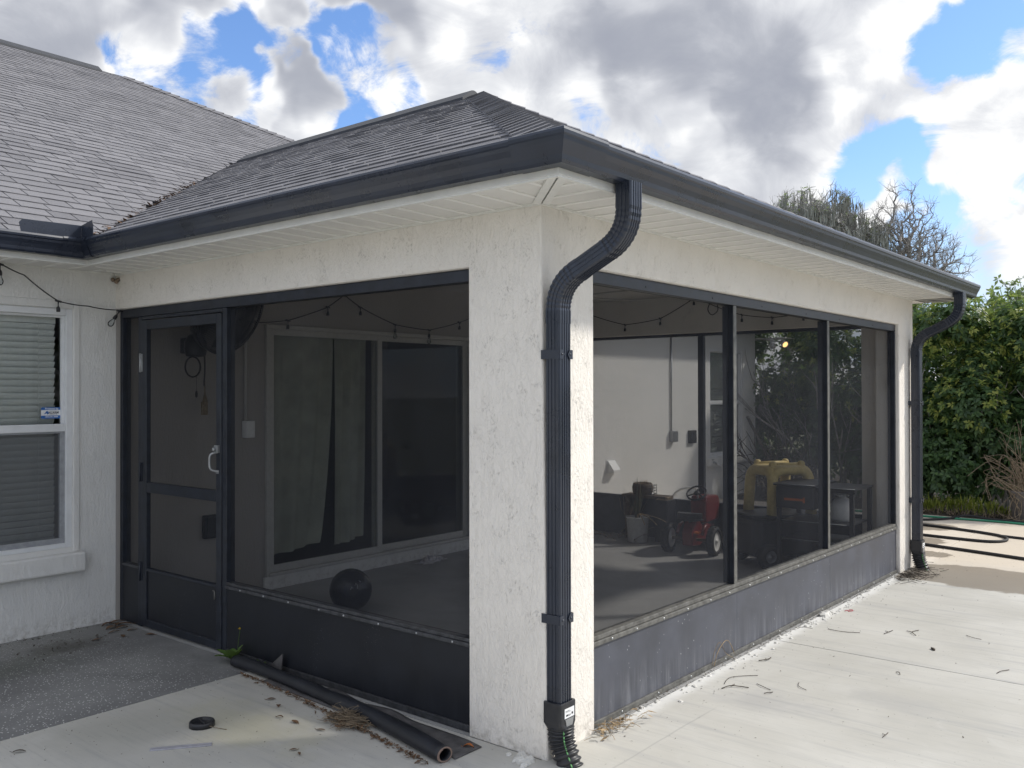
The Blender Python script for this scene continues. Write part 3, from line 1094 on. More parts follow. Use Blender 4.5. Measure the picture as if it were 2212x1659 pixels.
def sash_window(y0, y1, z0, z1, rail, blind, screen):
    X = -3.86
    w = MB()
    fw_ = .042
    w.box((X, y0, z0), (X + .05, y0 + fw_, z1)).box((X, y1 - fw_, z0), (X + .05, y1, z1))
    w.box((X, y0 + fw_, z1 - .045), (X + .05, y1 - fw_, z1)).box((X, y0 + fw_, z0), (X + .05, y1 - fw_, z0 + .03))
    wo = w.build('window', M_WINF, house, bevel=.004)
    m_ = MB()
    m_.box((X + .004, y0 + fw_, rail - .026), (X + .044, y1 - fw_, rail + .026))
    m_.build('meeting_rail', M_WINF, wo, bevel=.004)
    # inner frames of the two sashes
    m_ = MB()
    a, b = y0 + fw_, y1 - fw_
    m_.box((X - .006, a, rail + .026), (X + .022, a + .018, z1 - .045)).box((X - .006, b - .018, rail + .026), (X + .022, b, z1 - .045))
    m_.box((X - .006, a + .018, z1 - .06), (X + .022, b - .018, z1 - .045))
    m_.build('upper_sash', M_WINF, wo, bevel=.002)
    m_ = MB()
    m_.box((X + .004, a, z0 + .03), (X + .034, a + .03, rail - .026)).box((X + .004, b - .03, z0 + .03), (X + .034, b, rail - .026))
    m_.box((X + .004, a + .03, z0 + .03), (X + .034, b - .03, z0 + .066)).box((X + .004, a + .03, rail - .038), (X + .034, b - .03, rail - .026))
    m_.build('lower_sash', M_WINF if not screen else simple("grey_screen_frame", (.33, .34, .36), .45), wo, bevel=.002)
    MB().box((X - .002, a + .018, rail + .026), (X + .002, b - .018, z1 - .06)).build('pane', M_GLASS, wo)
    MB().box((X + .000, a + .03, z0 + .066), (X + .004, b - .03, rail - .038)).build('pane', M_GLASS, wo)
    if screen:
        MB().quad((X + .020, a + .03, z0 + .066), (X + .020, b - .03, z0 + .066), (X + .020, b - .03, rail - .038), (X + .020, a + .03, rail - .038)).build('insect_screen', screen_mat("window_screen", .48, (.16, .165, .175)), wo)
    if blind:
        XB = X - .055
        ba, bb = y0 + .06, y1 - .075
        MB().box((XB - .03, ba, z1 - .10), (XB + .02, bb, z1 - .05)).build('blind_head_rail', M_BLIND, wo, bevel=.003)
        z = z1 - .125
        first = None
        while z > z0 + .05:
            if first is None:
                m_ = MB()
                t = R(62)
                n_ = 5
                pr = []
                for k in range(n_ + 1):
                    s_ = (k / n_ - .5) * .049
                    bow = .0035 * (1 - (2 * k / n_ - 1) ** 2)
                    pr.append((XB - s_ * math.cos(t) + bow * math.sin(t), s_ * -math.sin(t) * 1 + bow * math.cos(t)))
                vs = []
                for yy in (ba, bb):
                    for (xx, dz) in pr:
                        vs.append((xx, yy, dz))
                    for (xx, dz) in pr[::-1]:
                        vs.append((xx - .002, yy, dz - .001))
                k2 = len(vs) // 2
                m_.add(vs, [(i_, (i_ + 1) % k2, k2 + (i_ + 1) % k2, k2 + i_) for i_ in range(k2)])
                first = m_.build('slat', M_BLIND, wo)
                first.location = (0, 0, z)
            else:
                c_ = first.copy()
                C.objects.link(c_)
                c_.location = (0, rnd.uniform(-.002, .002), z)
                c_.rotation_euler = (rnd.uniform(-.001, .001), 0, 0)
            z -= .0425
        for yy in (ba + .15, (ba + bb) / 2, bb - .115):
            m_ = MB()
            pts = []
            zz_ = z1 - .1
            k = 0
            while zz_ > z0 + .05:
                pts.append((XB + .026 + (.006 if k % 2 else -.004), yy + (.002 if k % 2 else -.002), zz_))
                zz_ -= .02125
                k += 1
            m_.tube(pts, .0022, 5)
            m_.build('blind_cord', M_BLIND, wo)
    return wo


win = sash_window(*W_NEAR, 1.373, True, True)
sash_window(*W_FAR, 1.44, True, False)
MB().box((-3.805, -1.75, .395), (-3.735, -.234, .527)).build('window_sill', M_WALL, house, bevel=.014)
MB().box((-3.805, 8.9, .50), (-3.735, 10.3, .615)).build('window_sill', M_WALL, house, bevel=.014)
# the soft plaster band round the window
m_ = MB()
m_.box((-3.81, -.299, .527), (-3.792, -.255, 2.235)).box((-3.81, -1.67, 2.182), (-3.792, -.2995, 2.235))
m_.build('window_surround', M_WALL, house, bevel=.006)

# ---- sliding glass door in the back wall of the porch
y0, y1, z0, z1 = W_SLD
XS = -3.86
m_ = MB()
m_.box((XS, y0, z0), (XS + .085, y0 + .025, z1)).box((XS, y1 - .025, z0), (XS + .085, y1, z1)).box((XS, y0 + .025, z1 - .035), (XS + .085, y1 - .025, z1))
m_.box((XS, y0 + .025, z0), (XS + .095, y1 - .025, z0 + .028))
sl = m_.build('sliding_door', M_SLIDER, house, bevel=.004)
for (a, b, xx) in ((y0 + .025, 2.515, XS + .042), (2.44, y1 - .025, XS + .006)):
    m_ = MB()
    m_.box((xx, a, z0 + .03), (xx + .032, a + .055, z1 - .036)).box((xx, b - .055, z0 + .03), (xx + .032, b, z1 - .036))
    m_.box((xx, a + .055, z1 - .085), (xx + .032, b - .055, z1 - .036)).box((xx, a + .055, z0 + .03), (xx + .032, b - .055, z0 + .088))
    m_.build('door_leaf', M_SLIDER, sl, bevel=.004)
    MB().box((xx + .012, a + .055, z0 + .088), (xx + .018, b - .055, z1 - .085)).build('pane', M_SGLASS, sl)
MB().box((-3.80, y0 - .02, -.001), (-3.775, y1 + .02, .105)).build('door_curb', M_WALL, house, bevel=.006)

# ---------------------------------------------------------------- curtains behind the sliding door


def curtain(name, label, ya, yb, pinch, seed):
    r = random.Random(seed)
    m_ = MB()
    nu, nv = 46, 16
    vs = []
    for j in range(nv + 1):
        t = j / nv
        z = 2.10 - t * 1.86
        for i in range(nu + 1):
            u = i / nu
            yy = ya + (yb - ya) * u + pinch * t * t * (1 - u) * 0 + pinch * (t ** 2) * (u - .0)
            xx = -3.945 + .028 * math.sin(u * 26 + seed) * (1 - .3 * t) + .02 * math.sin(u * 11 + t * 2.0)
            vs.append((xx, yy, z + .05 * (u ** 2) * (1 if t == 1 else 0)))
    m_.add(vs, [(j * (nu + 1) + i, j * (nu + 1) + i + 1, (j + 1) * (nu + 1) + i + 1, (j + 1) * (nu + 1) + i) for j in range(nv) for i in range(nu)], True)
    o = m_.build(name, M_CURT, None, recalc=False)
    tag(o, label, 'curtain')
    return rebase(o)


curtain('curtain', 'pale curtain panel hanging at the hinge side of the sliding glass door', 1.27, 2.06, -.16, 1)
curtain('curtain', 'narrow pale curtain panel hanging beside the middle post of the sliding door', 2.06, 2.46, -.05, 2)
# ---------------------------------------------------------------- screen walls of the porch
DF = .03


def bars(mb, axis, pl, d, lst):
    """boxes (a0, a1, z0, z1) in the plane of a screen wall: axis 'x' runs along x at y = pl, 'y' runs along y at x = pl; d: depth inwards"""
    for (a0, a1, z0, z1) in lst:
        if axis == 'x':
            mb.box((a0, min(pl, pl + d), z0), (a1, max(pl, pl + d), z1))
        else:
            mb.box((min(pl, pl + d), a0, z0), (max(pl, pl + d), a1, z1))


def flat(axis, pl, a0, a1, z0, z1):
    m_ = MB()
    if axis == 'x':
        m_.quad((a0, pl, z0), (a1, pl, z0), (a1, pl, z1), (a0, pl, z1))
    else:
        m_.quad((pl, a0, z0), (pl, a1, z0), (pl, a1, z1), (pl, a0, z1))
    return m_


def screw_row(mb, axis, pl, a0, a1, z, n, out):
    for i in range(n):
        a = a0 + (a1 - a0) * (i + .5) / n + rnd.uniform(-.04, .04)
        c = (a, pl, z) if axis == 'x' else (pl, a, z)
        ax = (0, out, 0) if axis == 'x' else (out, 0, 0)
        mb.lathe([(0, .003), (.004, .0028), (.0062, 0)], c, 8, ax)


# near side, beside the door
sc1 = thing('screen_wall', 'dark framed insect screen over a black kick panel beside the screen door', 'screen wall', (-2.1, DF, 0))
for (nm, lst) in (('frame_post', [(-3.797, -3.762, .002, 2.195)]), ('frame_post', [(-3.544, -3.496, .002, 2.135)]),
                  ('frame_post', [(-2.519, -2.474, .002, 2.135)]), ('top_rail', [(-3.762, -.43, 2.137, 2.196)]),
                  ('frame_post', [(-.455, -.428, .44, 2.136)])):
    m_ = MB()
    bars(m_, 'x', DF, .062, lst)
    m_.build(nm, M_FRAME, sc1, bevel=.003)
m_ = MB()
bars(m_, 'x', DF - .002, .05, [(-2.474, -.428, .424, .443)])
bars(m_, 'x', DF - .010, .03, [(-2.474, -.428, .403, .423)])
m_.build('chair_rail', M_RAILD, sc1, bevel=.003)
m_ = MB()
bars(m_, 'x', DF - .002, .05, [(-3.762, -3.545, .392, .412)])
m_.build('chair_rail', M_RAILD, sc1, bevel=.003)
m_ = MB()
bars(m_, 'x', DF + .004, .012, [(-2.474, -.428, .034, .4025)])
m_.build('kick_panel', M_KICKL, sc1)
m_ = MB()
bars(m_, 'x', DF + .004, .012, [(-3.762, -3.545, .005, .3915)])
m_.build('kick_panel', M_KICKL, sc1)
m_ = MB()
bars(m_, 'x', DF - .006, .05, [(-2.474, -.428, .001, .033)])
m_.build('base_rail', M_RAILD, sc1, bevel=.002)
flat('x', DF + .03, -2.474, -.455, .444, 2.136).build('screen', M_SCREEN, sc1, recalc=False)
flat('x', DF + .03, -3.762, -3.545, .413, 2.136).build('screen', M_SCREEN, sc1, recalc=False)
m_ = MB()
screw_row(m_, 'x', DF - .0105, -2.45, -.45, .413, 8, -1)
m_.build('screw_row', M_GALV, sc1, kind='stuff')

# the screen door
dx0, dx1 = -3.493, -2.523
door = thing('screen_door', 'closed dark screen door with a black kick plate and pull handle', 'screen door', (dx0, DF, 0))
m_ = MB()
bars(m_, 'x', DF + .0, .03, [(-3.495, -2.521, 2.112, 2.134)])
m_.build('header', M_FRAME, door, bevel=.002)
SW = .068
for (nm, b) in (('stile', (dx0, dx0 + SW, .012, 2.106)), ('stile', (dx1 - SW + .012, dx1, .012, 2.106)),
                ('top_rail', (dx0 + SW, dx1 - SW + .012, 2.042, 2.106)), ('middle_rail', (dx0 + SW, dx1 - SW + .012, .928, .998)),
                ('lower_rail', (dx0 + SW, dx1 - SW + .012, .392, .412)), ('bottom_rail', (dx0 + SW, dx1 - SW + .012, .012, .062))):
    m_ = MB()
    bars(m_, 'x', DF - .006, .034, [b])
    m_.build(nm, M_FRAME, door, bevel=.004)
m_ = MB()
bars(m_, 'x', DF + .004, .010, [(dx0 + SW, dx1 - SW + .012, .0625, .3915)])
m_.build('kick_panel', M_KICKL, door)
flat('x', DF + .02, dx0 + SW, dx1 - SW + .012, .998, 2.042).build('screen', M_SCREEN, door, recalc=False)
flat('x', DF + .02, dx0 + SW, dx1 - SW + .012, .412, .928).build('screen', M_SCREEN, door, recalc=False)
for z in (1.75, .32, 1.0):
    m_ = MB()
    m_.tube([(dx0 - .004, DF - .012, z), (dx0 - .004, DF - .012, z + .13)], .0062, 10)
    m_.box((dx0 - .013, DF - .0085, z + .004), (dx0 + .02, DF - .0065, z + .126))
    m_.build('hinge', M_GALV if z > 1.5 else M_FRAME, door)
m_ = MB()
m_.box((-2.572, DF - .026, 1.235), (-2.535, DF - .0065, 1.282))
m_.lathe([(.011, 0), (.013, .016), (.0, .019)], (-2.556, DF - .026, 1.258), 12, (0, -1, 0))
m_.tube(catmull([(-2.556, DF - .010, 1.24), (-2.575, DF - .045, 1.225), (-2.580, DF - .05, 1.18), (-2.575, DF - .045, 1.135), (-2.556, DF - .008, 1.118)], 6), .0075, 10)
m_.box((-2.572, DF - .012, 1.105), (-2.545, DF - .0065, 1.128))
m_.build('handle', M_GREYM, door, bevel=.002)
m_ = MB()
m_.tube(catmull([(-2.605, DF - .010, .372), (-2.588, DF - .012, .37), (-2.582, DF - .014, .345), (-2.588, DF - .012, .322)], 5), .004, 8)
m_.build('hook', M_RAIL, door)

# long side towards the patio
sc2 = thing('screen_wall', 'long insect screen with light edged mullions over a dusty grey kick panel', 'screen wall', (-.03, 2.8, 0))
XF = -.03
for b in ((PR + .001, PR + .03, .436, 2.136), (WO - .028, WO - .001, .436, 2.136)):
    m_ = MB()
    bars(m_, 'y', XF, -.062, [b])
    m_.build('frame_post', M_FRAME, sc2, bevel=.003)
for yc in (1.984, 3.555):
    m_ = MB()
    bars(m_, 'y', XF - .003, -.072, [(yc - .021, yc + .021, .437, 2.136)])
    mo = m_.build('mullion', M_FRAME, sc2, bevel=.003)
    m_ = MB()
    bars(m_, 'y', XF, -.0028, [(yc - .020, yc + .020, .437, 2.136)])
    m_.build('sunlit_face', M_RAIL, mo)  # lighter outer face: sunlight and dirt put into its colour
m_ = MB()
bars(m_, 'y', XF, -.062, [(PR + .001, WO - .001, 2.137, 2.196)])
m_.build('top_rail', M_FRAME, sc2, bevel=.003)
m_ = MB()
bars(m_, 'y', XF + .002, -.055, [(PR + .001, WO - .001, .413, .436)])
bars(m_, 'y', XF + .010, -.03, [(PR + .001, WO - .001, .388, .4115)])
m_.build('chair_rail', M_RAIL, sc2, bevel=.003)
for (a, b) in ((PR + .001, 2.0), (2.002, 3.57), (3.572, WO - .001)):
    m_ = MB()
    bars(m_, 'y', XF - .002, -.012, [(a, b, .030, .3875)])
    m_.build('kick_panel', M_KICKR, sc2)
m_ = MB()
bars(m_, 'y', XF + .008, -.05, [(PR + .001, WO - .001, .001, .029)])
m_.build('base_rail', M_RAIL, sc2, bevel=.002)
for (a, b) in ((PR + .03, 1.963), (2.005, 3.534), (3.576, WO - .028)):
    flat('y', XF - .03, a, b, .437, 2.136).build('screen', M_SCREEN, sc2, recalc=False)
m_ = MB()
screw_row(m_, 'y', XF + .0105, PR + .05, WO - .05, .399, 18, 1)
screw_row(m_, 'y', XF + .0085, PR + .05, WO - .05, .016, 12, 1)
m_.build('screw_row', M_GALV, sc2, kind='stuff')
m_ = MB()
screw_row(m_, 'y', XF + .0003, PR + .2, WO - .3, 2.16, 6, 1)
m_.build('screw_row', M_FRAME, sc2, kind='stuff')

# far side
sc3 = thing('screen_wall', 'far insect screen of the porch with a black kick panel before the lit wall', 'screen wall', (-2.1, 5.55, 0))
YF = 5.55
for b in ((-3.797, -3.765, .0, 2.225), (-2.137, -2.072, .444, 2.196), (-.43, -.401, .0, 2.225)):
    m_ = MB()
    bars(m_, 'x', YF, -.05, [b])
    m_.build('frame_post', M_FRAME, sc3, bevel=.003)
m_ = MB()
bars(m_, 'x', YF, -.05, [(-3.765, -.43, 2.197, 2.242)])
m_.build('top_rail', M_FRAME, sc3)
m_ = MB()
bars(m_, 'x', YF, -.05, [(-3.765, -.43, .422, .444)])
m_.build('chair_rail', M_FRAME, sc3)
m_ = MB()
bars(m_, 'x', YF - .01, -.012, [(-3.765, -.43, .0, .4215)])
m_.build('kick_panel', M_FRAME, sc3)
for (a, b) in ((-3.765, -2.137), (-2.072, -.43)):
    flat('x', YF - .02, a, b, .444, 2.197).build('screen', M_SCREEN, sc3, recalc=False)

# ---------------------------------------------------------------- gutter and downspouts
gut = thing('rain_gutter', 'black aluminium rain gutter running round the eaves of the house', 'gutter', (0, 0, 2.47))
GP = [(.002, .118), (.002, .0), (.052, .0), (.060, .012), (.064, .030), (.074, .052), (.086, .072), (.090, .086), (.095, .092), (.097, .104), (.093, .115), (.086, .119), (.076, .118),
      (.076, .112), (.083, .110), (.083, .090), (.078, .076), (.066, .056), (.057, .034), (.052, .008), (.008, .006), (.008, .118)]
GZ = 2.474


def gutter_path(pts, name, mat=M_GUTTER, grow=0.0):
    prof = [(a + (grow if a > .03 else 0), b + GZ + (grow if b > .06 else -grow)) for a, b in GP]
    return MB().sweep([(p[0], p[1], 0) for p in pts], prof, 1).build(name, mat, gut)


gutter_path([(-3.8 + FX, -6.4), (-3.8 + FX, -FX), (FX, -FX), (FX, WF + FX + .09)], 'gutter_run')
cap = [(a + (.003 if a > .03 else -.0005), b + GZ + (.003 if b > .06 else -.003)) for a, b in GP[1:12]]
inner = [(a - .002, b) for a, b in cap[::-1]]
MB().sweep([(FX - .17, -FX, 0), (FX, -FX, 0), (FX, -FX + .20, 0)], cap, 1, closed_prof=False).build('corner_cover', M_GUTTER, gut, recalc=False)
MB().sweep([(-3.8 + FX, -FX - .2, 0), (-3.8 + FX, -FX, 0), (-3.8 + FX + .16, -FX, 0)], cap, 1, closed_prof=False).build('corner_cover', M_GUTTER, gut, recalc=False)
m_ = MB()
gx, gy = -3.8 + FX + .085, -FX - .085
m_.add([(gx, gy, 2.575), (gx, gy - .36, 2.575), (gx, gy - .375, 2.645), (gx, gy - .355, 2.668), (gx, gy, 2.675),
        (gx - .003, gy, 2.575), (gx - .003, gy - .36, 2.575), (gx - .003, gy - .375, 2.645), (gx - .003, gy - .355, 2.668), (gx - .003, gy, 2.675)],
       [(0, 1, 2, 3, 4), (9, 8, 7, 6, 5), (0, 5, 6, 1), (1, 6, 7, 2), (2, 7, 8, 3), (3, 8, 9, 4), (4, 9, 5, 0)])
m_.add([(gx + .0005, gy, 2.575), (gx + .155, gy, 2.575), (gx + .155, gy, 2.668), (gx + .147, gy, 2.695), (gx + .0005, gy, 2.675),
        (gx + .0005, gy + .003, 2.575), (gx + .155, gy + .003, 2.575), (gx + .155, gy + .003, 2.668), (gx + .147, gy + .003, 2.695), (gx + .0005, gy + .003, 2.675)],
       [(0, 1, 2, 3, 4), (9, 8, 7, 6, 5), (0, 5, 6, 1), (1, 6, 7, 2), (2, 7, 8, 3), (3, 8, 9, 4), (4, 9, 5, 0)])
m_.build('splash_guard', M_GUTTER, gut)
m_ = MB()
prof_end = [(a, b + GZ) for a, b in GP[:12]]
m_.add([(FX + a, WF + FX + .0905, z) for a, z in prof_end], [tuple(range(len(prof_end)))])
m_.build('end_cap', M_GUTTER, gut, recalc=False)


def pipe_profile(w, d, rib=.004):
    """outline of a ribbed rectangular downspout: w along y, d along the normal"""
    pts = []

    def side(a, b, nx, ny, ribs):
        n_ = ribs * 2 + 1
        for i_ in range(n_ * 2):
            t = (i_ / 2) / n_
            k_ = int(i_ / 2)
            h_ = -rib if (k_ % 2 == 1) else 0
            t2 = k_ / n_ if i_ % 2 == 0 else (k_ + 1) / n_
            t2 = .08 + .84 * t2
            pts.append((a[0] + (b[0] - a[0]) * t2 + nx * h_, a[1] + (b[1] - a[1]) * t2 + ny * h_))
    hw, hd_ = w / 2, d / 2
    side((-hw, -hd_), (hw, -hd_), 0, -1, 4)
    side((hw, -hd_), (hw, hd_), 1, 0, 3)
    side((hw, hd_), (-hw, hd_), 0, 1, 4)
    side((-hw, hd_), (-hw, -hd_), -1, 0, 3)
    return pts


def pipe_sweep(mb, path, prof, yc, scale=None):
    """sweep a (w along y, d along the in-plane normal) profile along a path in the xz plane"""
    b = len(mb.v)
    m_ = len(path)
    n_ = len(prof)
    for i_, p in enumerate(path):
        t = (path[min(i_ + 1, m_ - 1)] - path[max(i_ - 1, 0)]).normalized()
        nrm = Vector((t.z, 0, -t.x))        # square to the path in the xz plane
        if nrm.x > 0:
            nrm = -nrm
        sc = scale[i_] if scale else 1.0
        for (w_, d_) in prof:
            q_ = Vector((p.x, yc, p.z)) + Vector((0, w_ * sc, 0)) - nrm * d_ * sc
            mb.v.append(tuple(q_))
    for i_ in range(m_ - 1):
        for k_ in range(n_):
            k2 = (k_ + 1) % n_
            mb.f.append((b + i_ * n_ + k_, b + i_ * n_ + k2, b + (i_ + 1) * n_ + k2, b + (i_ + 1) * n_ + k_))
            mb.sm.append(False)
            mb.mi.append(0)


def arc_pts(a, b, c, r, n_):
    d0 = (a - b).normalized()
    d1 = (c - b).normalized()
    p0, p1 = b + d0 * r, b + d1 * r
    return [p0 * (1 - t) ** 2 + b * 2 * t * (1 - t) + p1 * t * t for t in [k / n_ for k in range(n_ + 1)]]


def downspout(label, yc, lean, bend, strap_z):
    root = thing('downspout', label, 'downspout', (.06, yc, 0), 0, 'black downspouts at the corners of the porch')
    W_, D_ = .092, .078
    prof = pipe_profile(W_, D_, .0022)
    A, B, Cc, D = Vector((.424, 0, 2.478)), Vector((.424, 0, 2.262)), Vector((.060, 0, 2.082)), Vector((.060, 0, .20))
    el1 = [Vector((.424, 0, 2.478)), Vector((.424, 0, 2.40))] + arc_pts(A, B, Cc, .115, 18)
    for (pts, nm, g0) in ((el1, 'elbow', 2), (arc_pts(B, Cc, D, .115, 18), 'elbow', 0)):
        sc = [1.02 if i_ < g0 else 1.03 - (.0, .05)[i_ % 2] for i_ in range(len(pts))]
        m_ = MB()
        if nm == 'elbow' and g0 == 0:
            d_ = (Cc - B).normalized()
            pts = [pts[0] - d_ * .035] + pts + [pts[-1] + Vector((0, 0, -.055))]
            sc = [1.0] + sc + [1.02]
        pipe_sweep(m_, pts, prof, yc, sc)
        m_.build(nm, M_GUTTER, root)
    e1 = arc_pts(A, B, Cc, .115, 18)[-1]
    e2 = arc_pts(B, Cc, D, .115, 18)[0]
    m_ = MB()
    d_ = (e2 - e1).normalized()
    pipe_sweep(m_, [e1 - d_ * .01, (e1 + e2) / 2, e2 + d_ * .0], pipe_profile(W_ * .985, D_ * .985, .0022), yc)
    m_.build('offset_pipe', M_GUTTER, root)
    m_ = MB()
    pipe_sweep(m_, [Vector((.060, 0, 1.93)), Vector((.060, 0, 1.0)), Vector((.060, 0, .20))], pipe_profile(W_ * .985, D_ * .985, .0022), yc)
    m_.build('pipe', M_GUTTER, root)
    for z in strap_z:
        m_ = MB()
        h_ = .020
        o_ = .0025
        xa, xb, ya, yb = .060 - D_ / 2, .060 + D_ / 2 + o_, yc - W_ / 2 - o_, yc + W_ / 2 + o_
        m_.box((.002, ya - .002, z - h_), (.004, yb + .002, z + h_))
        m_.box((.004, ya - .002, z - h_), (xb, ya, z + h_))
        m_.box((.004, yb, z - h_), (xb, yb + .002, z + h_))
        # the pointed tabs that close on the front
        for s_ in (0, 1):
            yy = ya if s_ == 0 else yb
            dr = 1 if s_ == 0 else -1
            m_.prism([(yy, z - h_), (yy + dr * .022, z - h_), (yy + dr * .036, z), (yy + dr * .022, z + h_), (yy, z + h_)], xb, xb + .0022, axis='x')
            m_.lathe([(0, .004), (.005, .003), (.006, 0)], (xb + .002, yy + dr * .018, z), 8, (1, 0, 0))
        m_.build('strap', M_GUTTER, root)
    # adapter and corrugated drain hose
    m_ = MB()
    aw, ad = .116, .098

    def ring(w_, d_, z, rx=0, cx_=.062, n_=24):
        out_ = []
        for k_ in range(n_):
            t = 2 * math.pi * (k_ + .5) / n_
            c_, s_ = math.cos(t), math.sin(t)
            e_ = 1.0 if rx else .18
            out_.append((cx_ + abs(c_) ** e_ * math.copysign(1, c_) * d_ / 2, yc + abs(s_) ** e_ * math.copysign(1, s_) * w_ / 2, z))
        return out_
    rings = [ring(W_ + .004, D_ + .004, .262), ring(aw, ad, .262), ring(aw, ad, .17), ring(.108, .106, .135, 1, .068)]
    vs = [p for r_ in rings for p in r_]
    fs = [(i_ * 24 + k_, i_ * 24 + (k_ + 1) % 24, (i_ + 1) * 24 + (k_ + 1) % 24, (i_ + 1) * 24 + k_) for i_ in range(3) for k_ in range(24)]
    m_.add(vs, fs)
    ao = m_.build('adapter', M_BLACKP, root, bevel=.003)
    fx = .062 + ad / 2 + .0006
    MB().box((fx, yc - .030, .196), (fx + .001, yc + .040, .238)).build('label_sticker', M_WHITESTK, ao)
    m_ = MB()
    for (a_, b_, c_, d_) in ((-.024, .006, .2255, .2275), (-.024, .016, .2215, .2225), (-.020, -.004, .204, .2115), (-.001, .004, .2035, .2105), (.008, .012, .204, .2105), (.020, .031, .206, .216)):
        m_.box((fx + .001, yc + a_, c_), (fx + .0014, yc + b_, d_))
    m_.build('label_print', M_INK, ao)
    m_ = MB()
    m_.prism([(yc - .026, .192), (yc + .036, .192), (yc + .022, .150), (yc + .004, .138), (yc - .014, .152)], fx, fx + .002, axis='x')
    m_.build('side_window', M_GREYM, ao)
    path = catmull([(.068, yc, .150), (.072, yc + lean * .2, .10), (.088 + bend * .3, yc + lean * .5, .045), (.110 + bend, yc + lean, -.03)], 14)
    rr = [.054 + .007 * math.sin(i_ * 2 * math.pi / 4.2) for i_ in range(len(path))]
    m_ = MB()
    m_.tube(path, rr, 24, cap=False)
    do = m_.build('drain_hose', M_BLACKP, root)
    m_ = MB()
    sp_ = [(Vector(p) + Vector((.76, -.65, .0)) * (rr[i_] + .0005)) for i_, p in enumerate(path)]
    m_.tube(sp_[2:], .0035, 5)
    m_.build('green_stripe', M_GREEN, do)
    return root


downspout('black downspout on the near corner pillar with a labelled drain adapter', .046, -.005, .02, (1.776, .621))
downspout('black downspout at the far end of the porch beside the garden hoses', 5.50, .0, .005, (1.5, .62))
# ---------------------------------------------------------------- alarm sticker on the window
st = thing('alarm_sticker', 'small blue and white alarm sticker in the corner of the upper window pane', 'sticker', (-3.856, -.418, 1.437))
XG = -3.8573


def rrect(y0, y1, z0, z1, r, n=4, which=(0, 1, 2, 3)):
    out = []
    cs = [(y1 - r, z1 - r, 0), (y0 + r, z1 - r, 90), (y0 + r, z0 + r, 180), (y1 - r, z0 + r, 270)]
    for i_, (cy, cz, a0) in enumerate(cs):
        if i_ not in which:
            out.append((cy + (r if i_ in (0, 3) else -r), cz + (r if i_ in (0, 1) else -r)))
            continue
        for k_ in range(n + 1):
            a_ = R(a0 + 90 * k_ / n)
            out.append((cy + r * math.cos(a_), cz + r * math.sin(a_)))
    return out


MB().prism(rrect(-.486, -.352, 1.436, 1.512, .008), XG, XG + .0006, axis='x').build('backing', M_BLUESTK, st)
MB().prism([(-.486, 1.457), (-.352, 1.457), (-.352, 1.494), (-.486, 1.494)], XG + .0006, XG + .0009, axis='x').build('white_band', M_WHITESTK, st)
MB().prism([(-.468, 1.464), (-.457, 1.478), (-.452, 1.486), (-.440, 1.486), (-.434, 1.474), (-.436, 1.468), (-.446, 1.463), (-.448, 1.472), (-.456, 1.470)],
           XG + .0009, XG + .0012, axis='x').build('emblem', M_BLUESTK, st)
MB().box((XG + .0009, -.430, 1.4855), (XG + .0012, -.372, 1.4872)).box((XG + .0009, -.432, 1.4625), (XG + .0012, -.396, 1.4642)).box((XG + .0009, -.390, 1.4625), (XG + .0012, -.380, 1.4642)).build('rule_lines', M_INK, st)


def lettering(txt, size, y, z, mat, parent, xx, bold=0.0, shear=0.0):
    cu = bpy.data.curves.new('lettering', 'FONT')
    cu.body = txt
    cu.size = size
    cu.align_x = 'CENTER'
    cu.shear = shear
    cu.offset = bold
    tmp = bpy.data.objects.new('lettering_tmp', cu)
    C.objects.link(tmp)
    bpy.context.view_layer.update()
    me = bpy.data.meshes.new_from_object(tmp.evaluated_get(bpy.context.evaluated_depsgraph_get()))
    bpy.data.objects.remove(tmp)
    o_ = bpy.data.objects.new('lettering', me)
    me.materials.clear()
    me.materials.append(mat)
    C.objects.link(o_)
    o_.parent = parent
    w0 = WLOC[parent.name]
    o_.matrix_local = Matrix(((0, 0, 1, xx - w0[0]), (1, 0, 0, y - w0[1]), (0, 1, 0, z - w0[2]), (0, 0, 0, 1)))
    return o_


lettering('Protected by', .0165, -.416, 1.4975, M_WHITESTK, st, XG + .0010, .0004)
lettering('ALARM', .0205, -.405, 1.4685, M_INK, st, XG + .0013, .0006, .25)
lettering('(352) 861-8686', .0135, -.416, 1.4445, M_WHITESTK, st, XG + .0010, .0003)

# ---------------------------------------------------------------- string lights


def socket(root, p, hang=(0, 0, -1), bulb=True, s=1.0):
    p = Vector(p)
    d = Vector(hang).normalized()
    m_ = MB()
    m_.tube([p + Vector((0, -.020, .004)) * s, p + Vector((0, .020, -.004)) * s], .0072 * s, 8)
    m_.tube([p, p + d * .022 * s, p + d * .034 * s], [.006 * s, .0035 * s, .0035 * s], 8)
    m_.lathe([(.004 * s, .034 * s), (.010 * s, .042 * s), (.0125 * s, .052 * s), (.0125 * s, .070 * s), (.0105 * s, .072 * s), (0, .072 * s)], p, 12, d)
    so_ = m_.build('socket', M_BLACKP, root)
    if bulb:
        b_ = MB()
        b_.lathe([(.008 * s, .072 * s), (.010 * s, .080 * s), (.019 * s, .100 * s), (.021 * s, .113 * s), (.017 * s, .126 * s), (.008 * s, .134 * s), (0, .135 * s)], p, 14, d)
        b_.build('bulb', M_BULB, so_)


def string_lights(label, x_or_pts, socks, bulbs=(), hang={}):
    root = thing('string_lights', label, 'string lights', x_or_pts[0])
    m_ = MB()
    m_.tube(x_or_pts, .0042, 6)
    m_.build('cord', M_BLACKR, root)
    for i_, p in enumerate(socks):
        socket(root, p, hang.get(i_, (0, 0, -1)), i_ in bulbs)
    return root


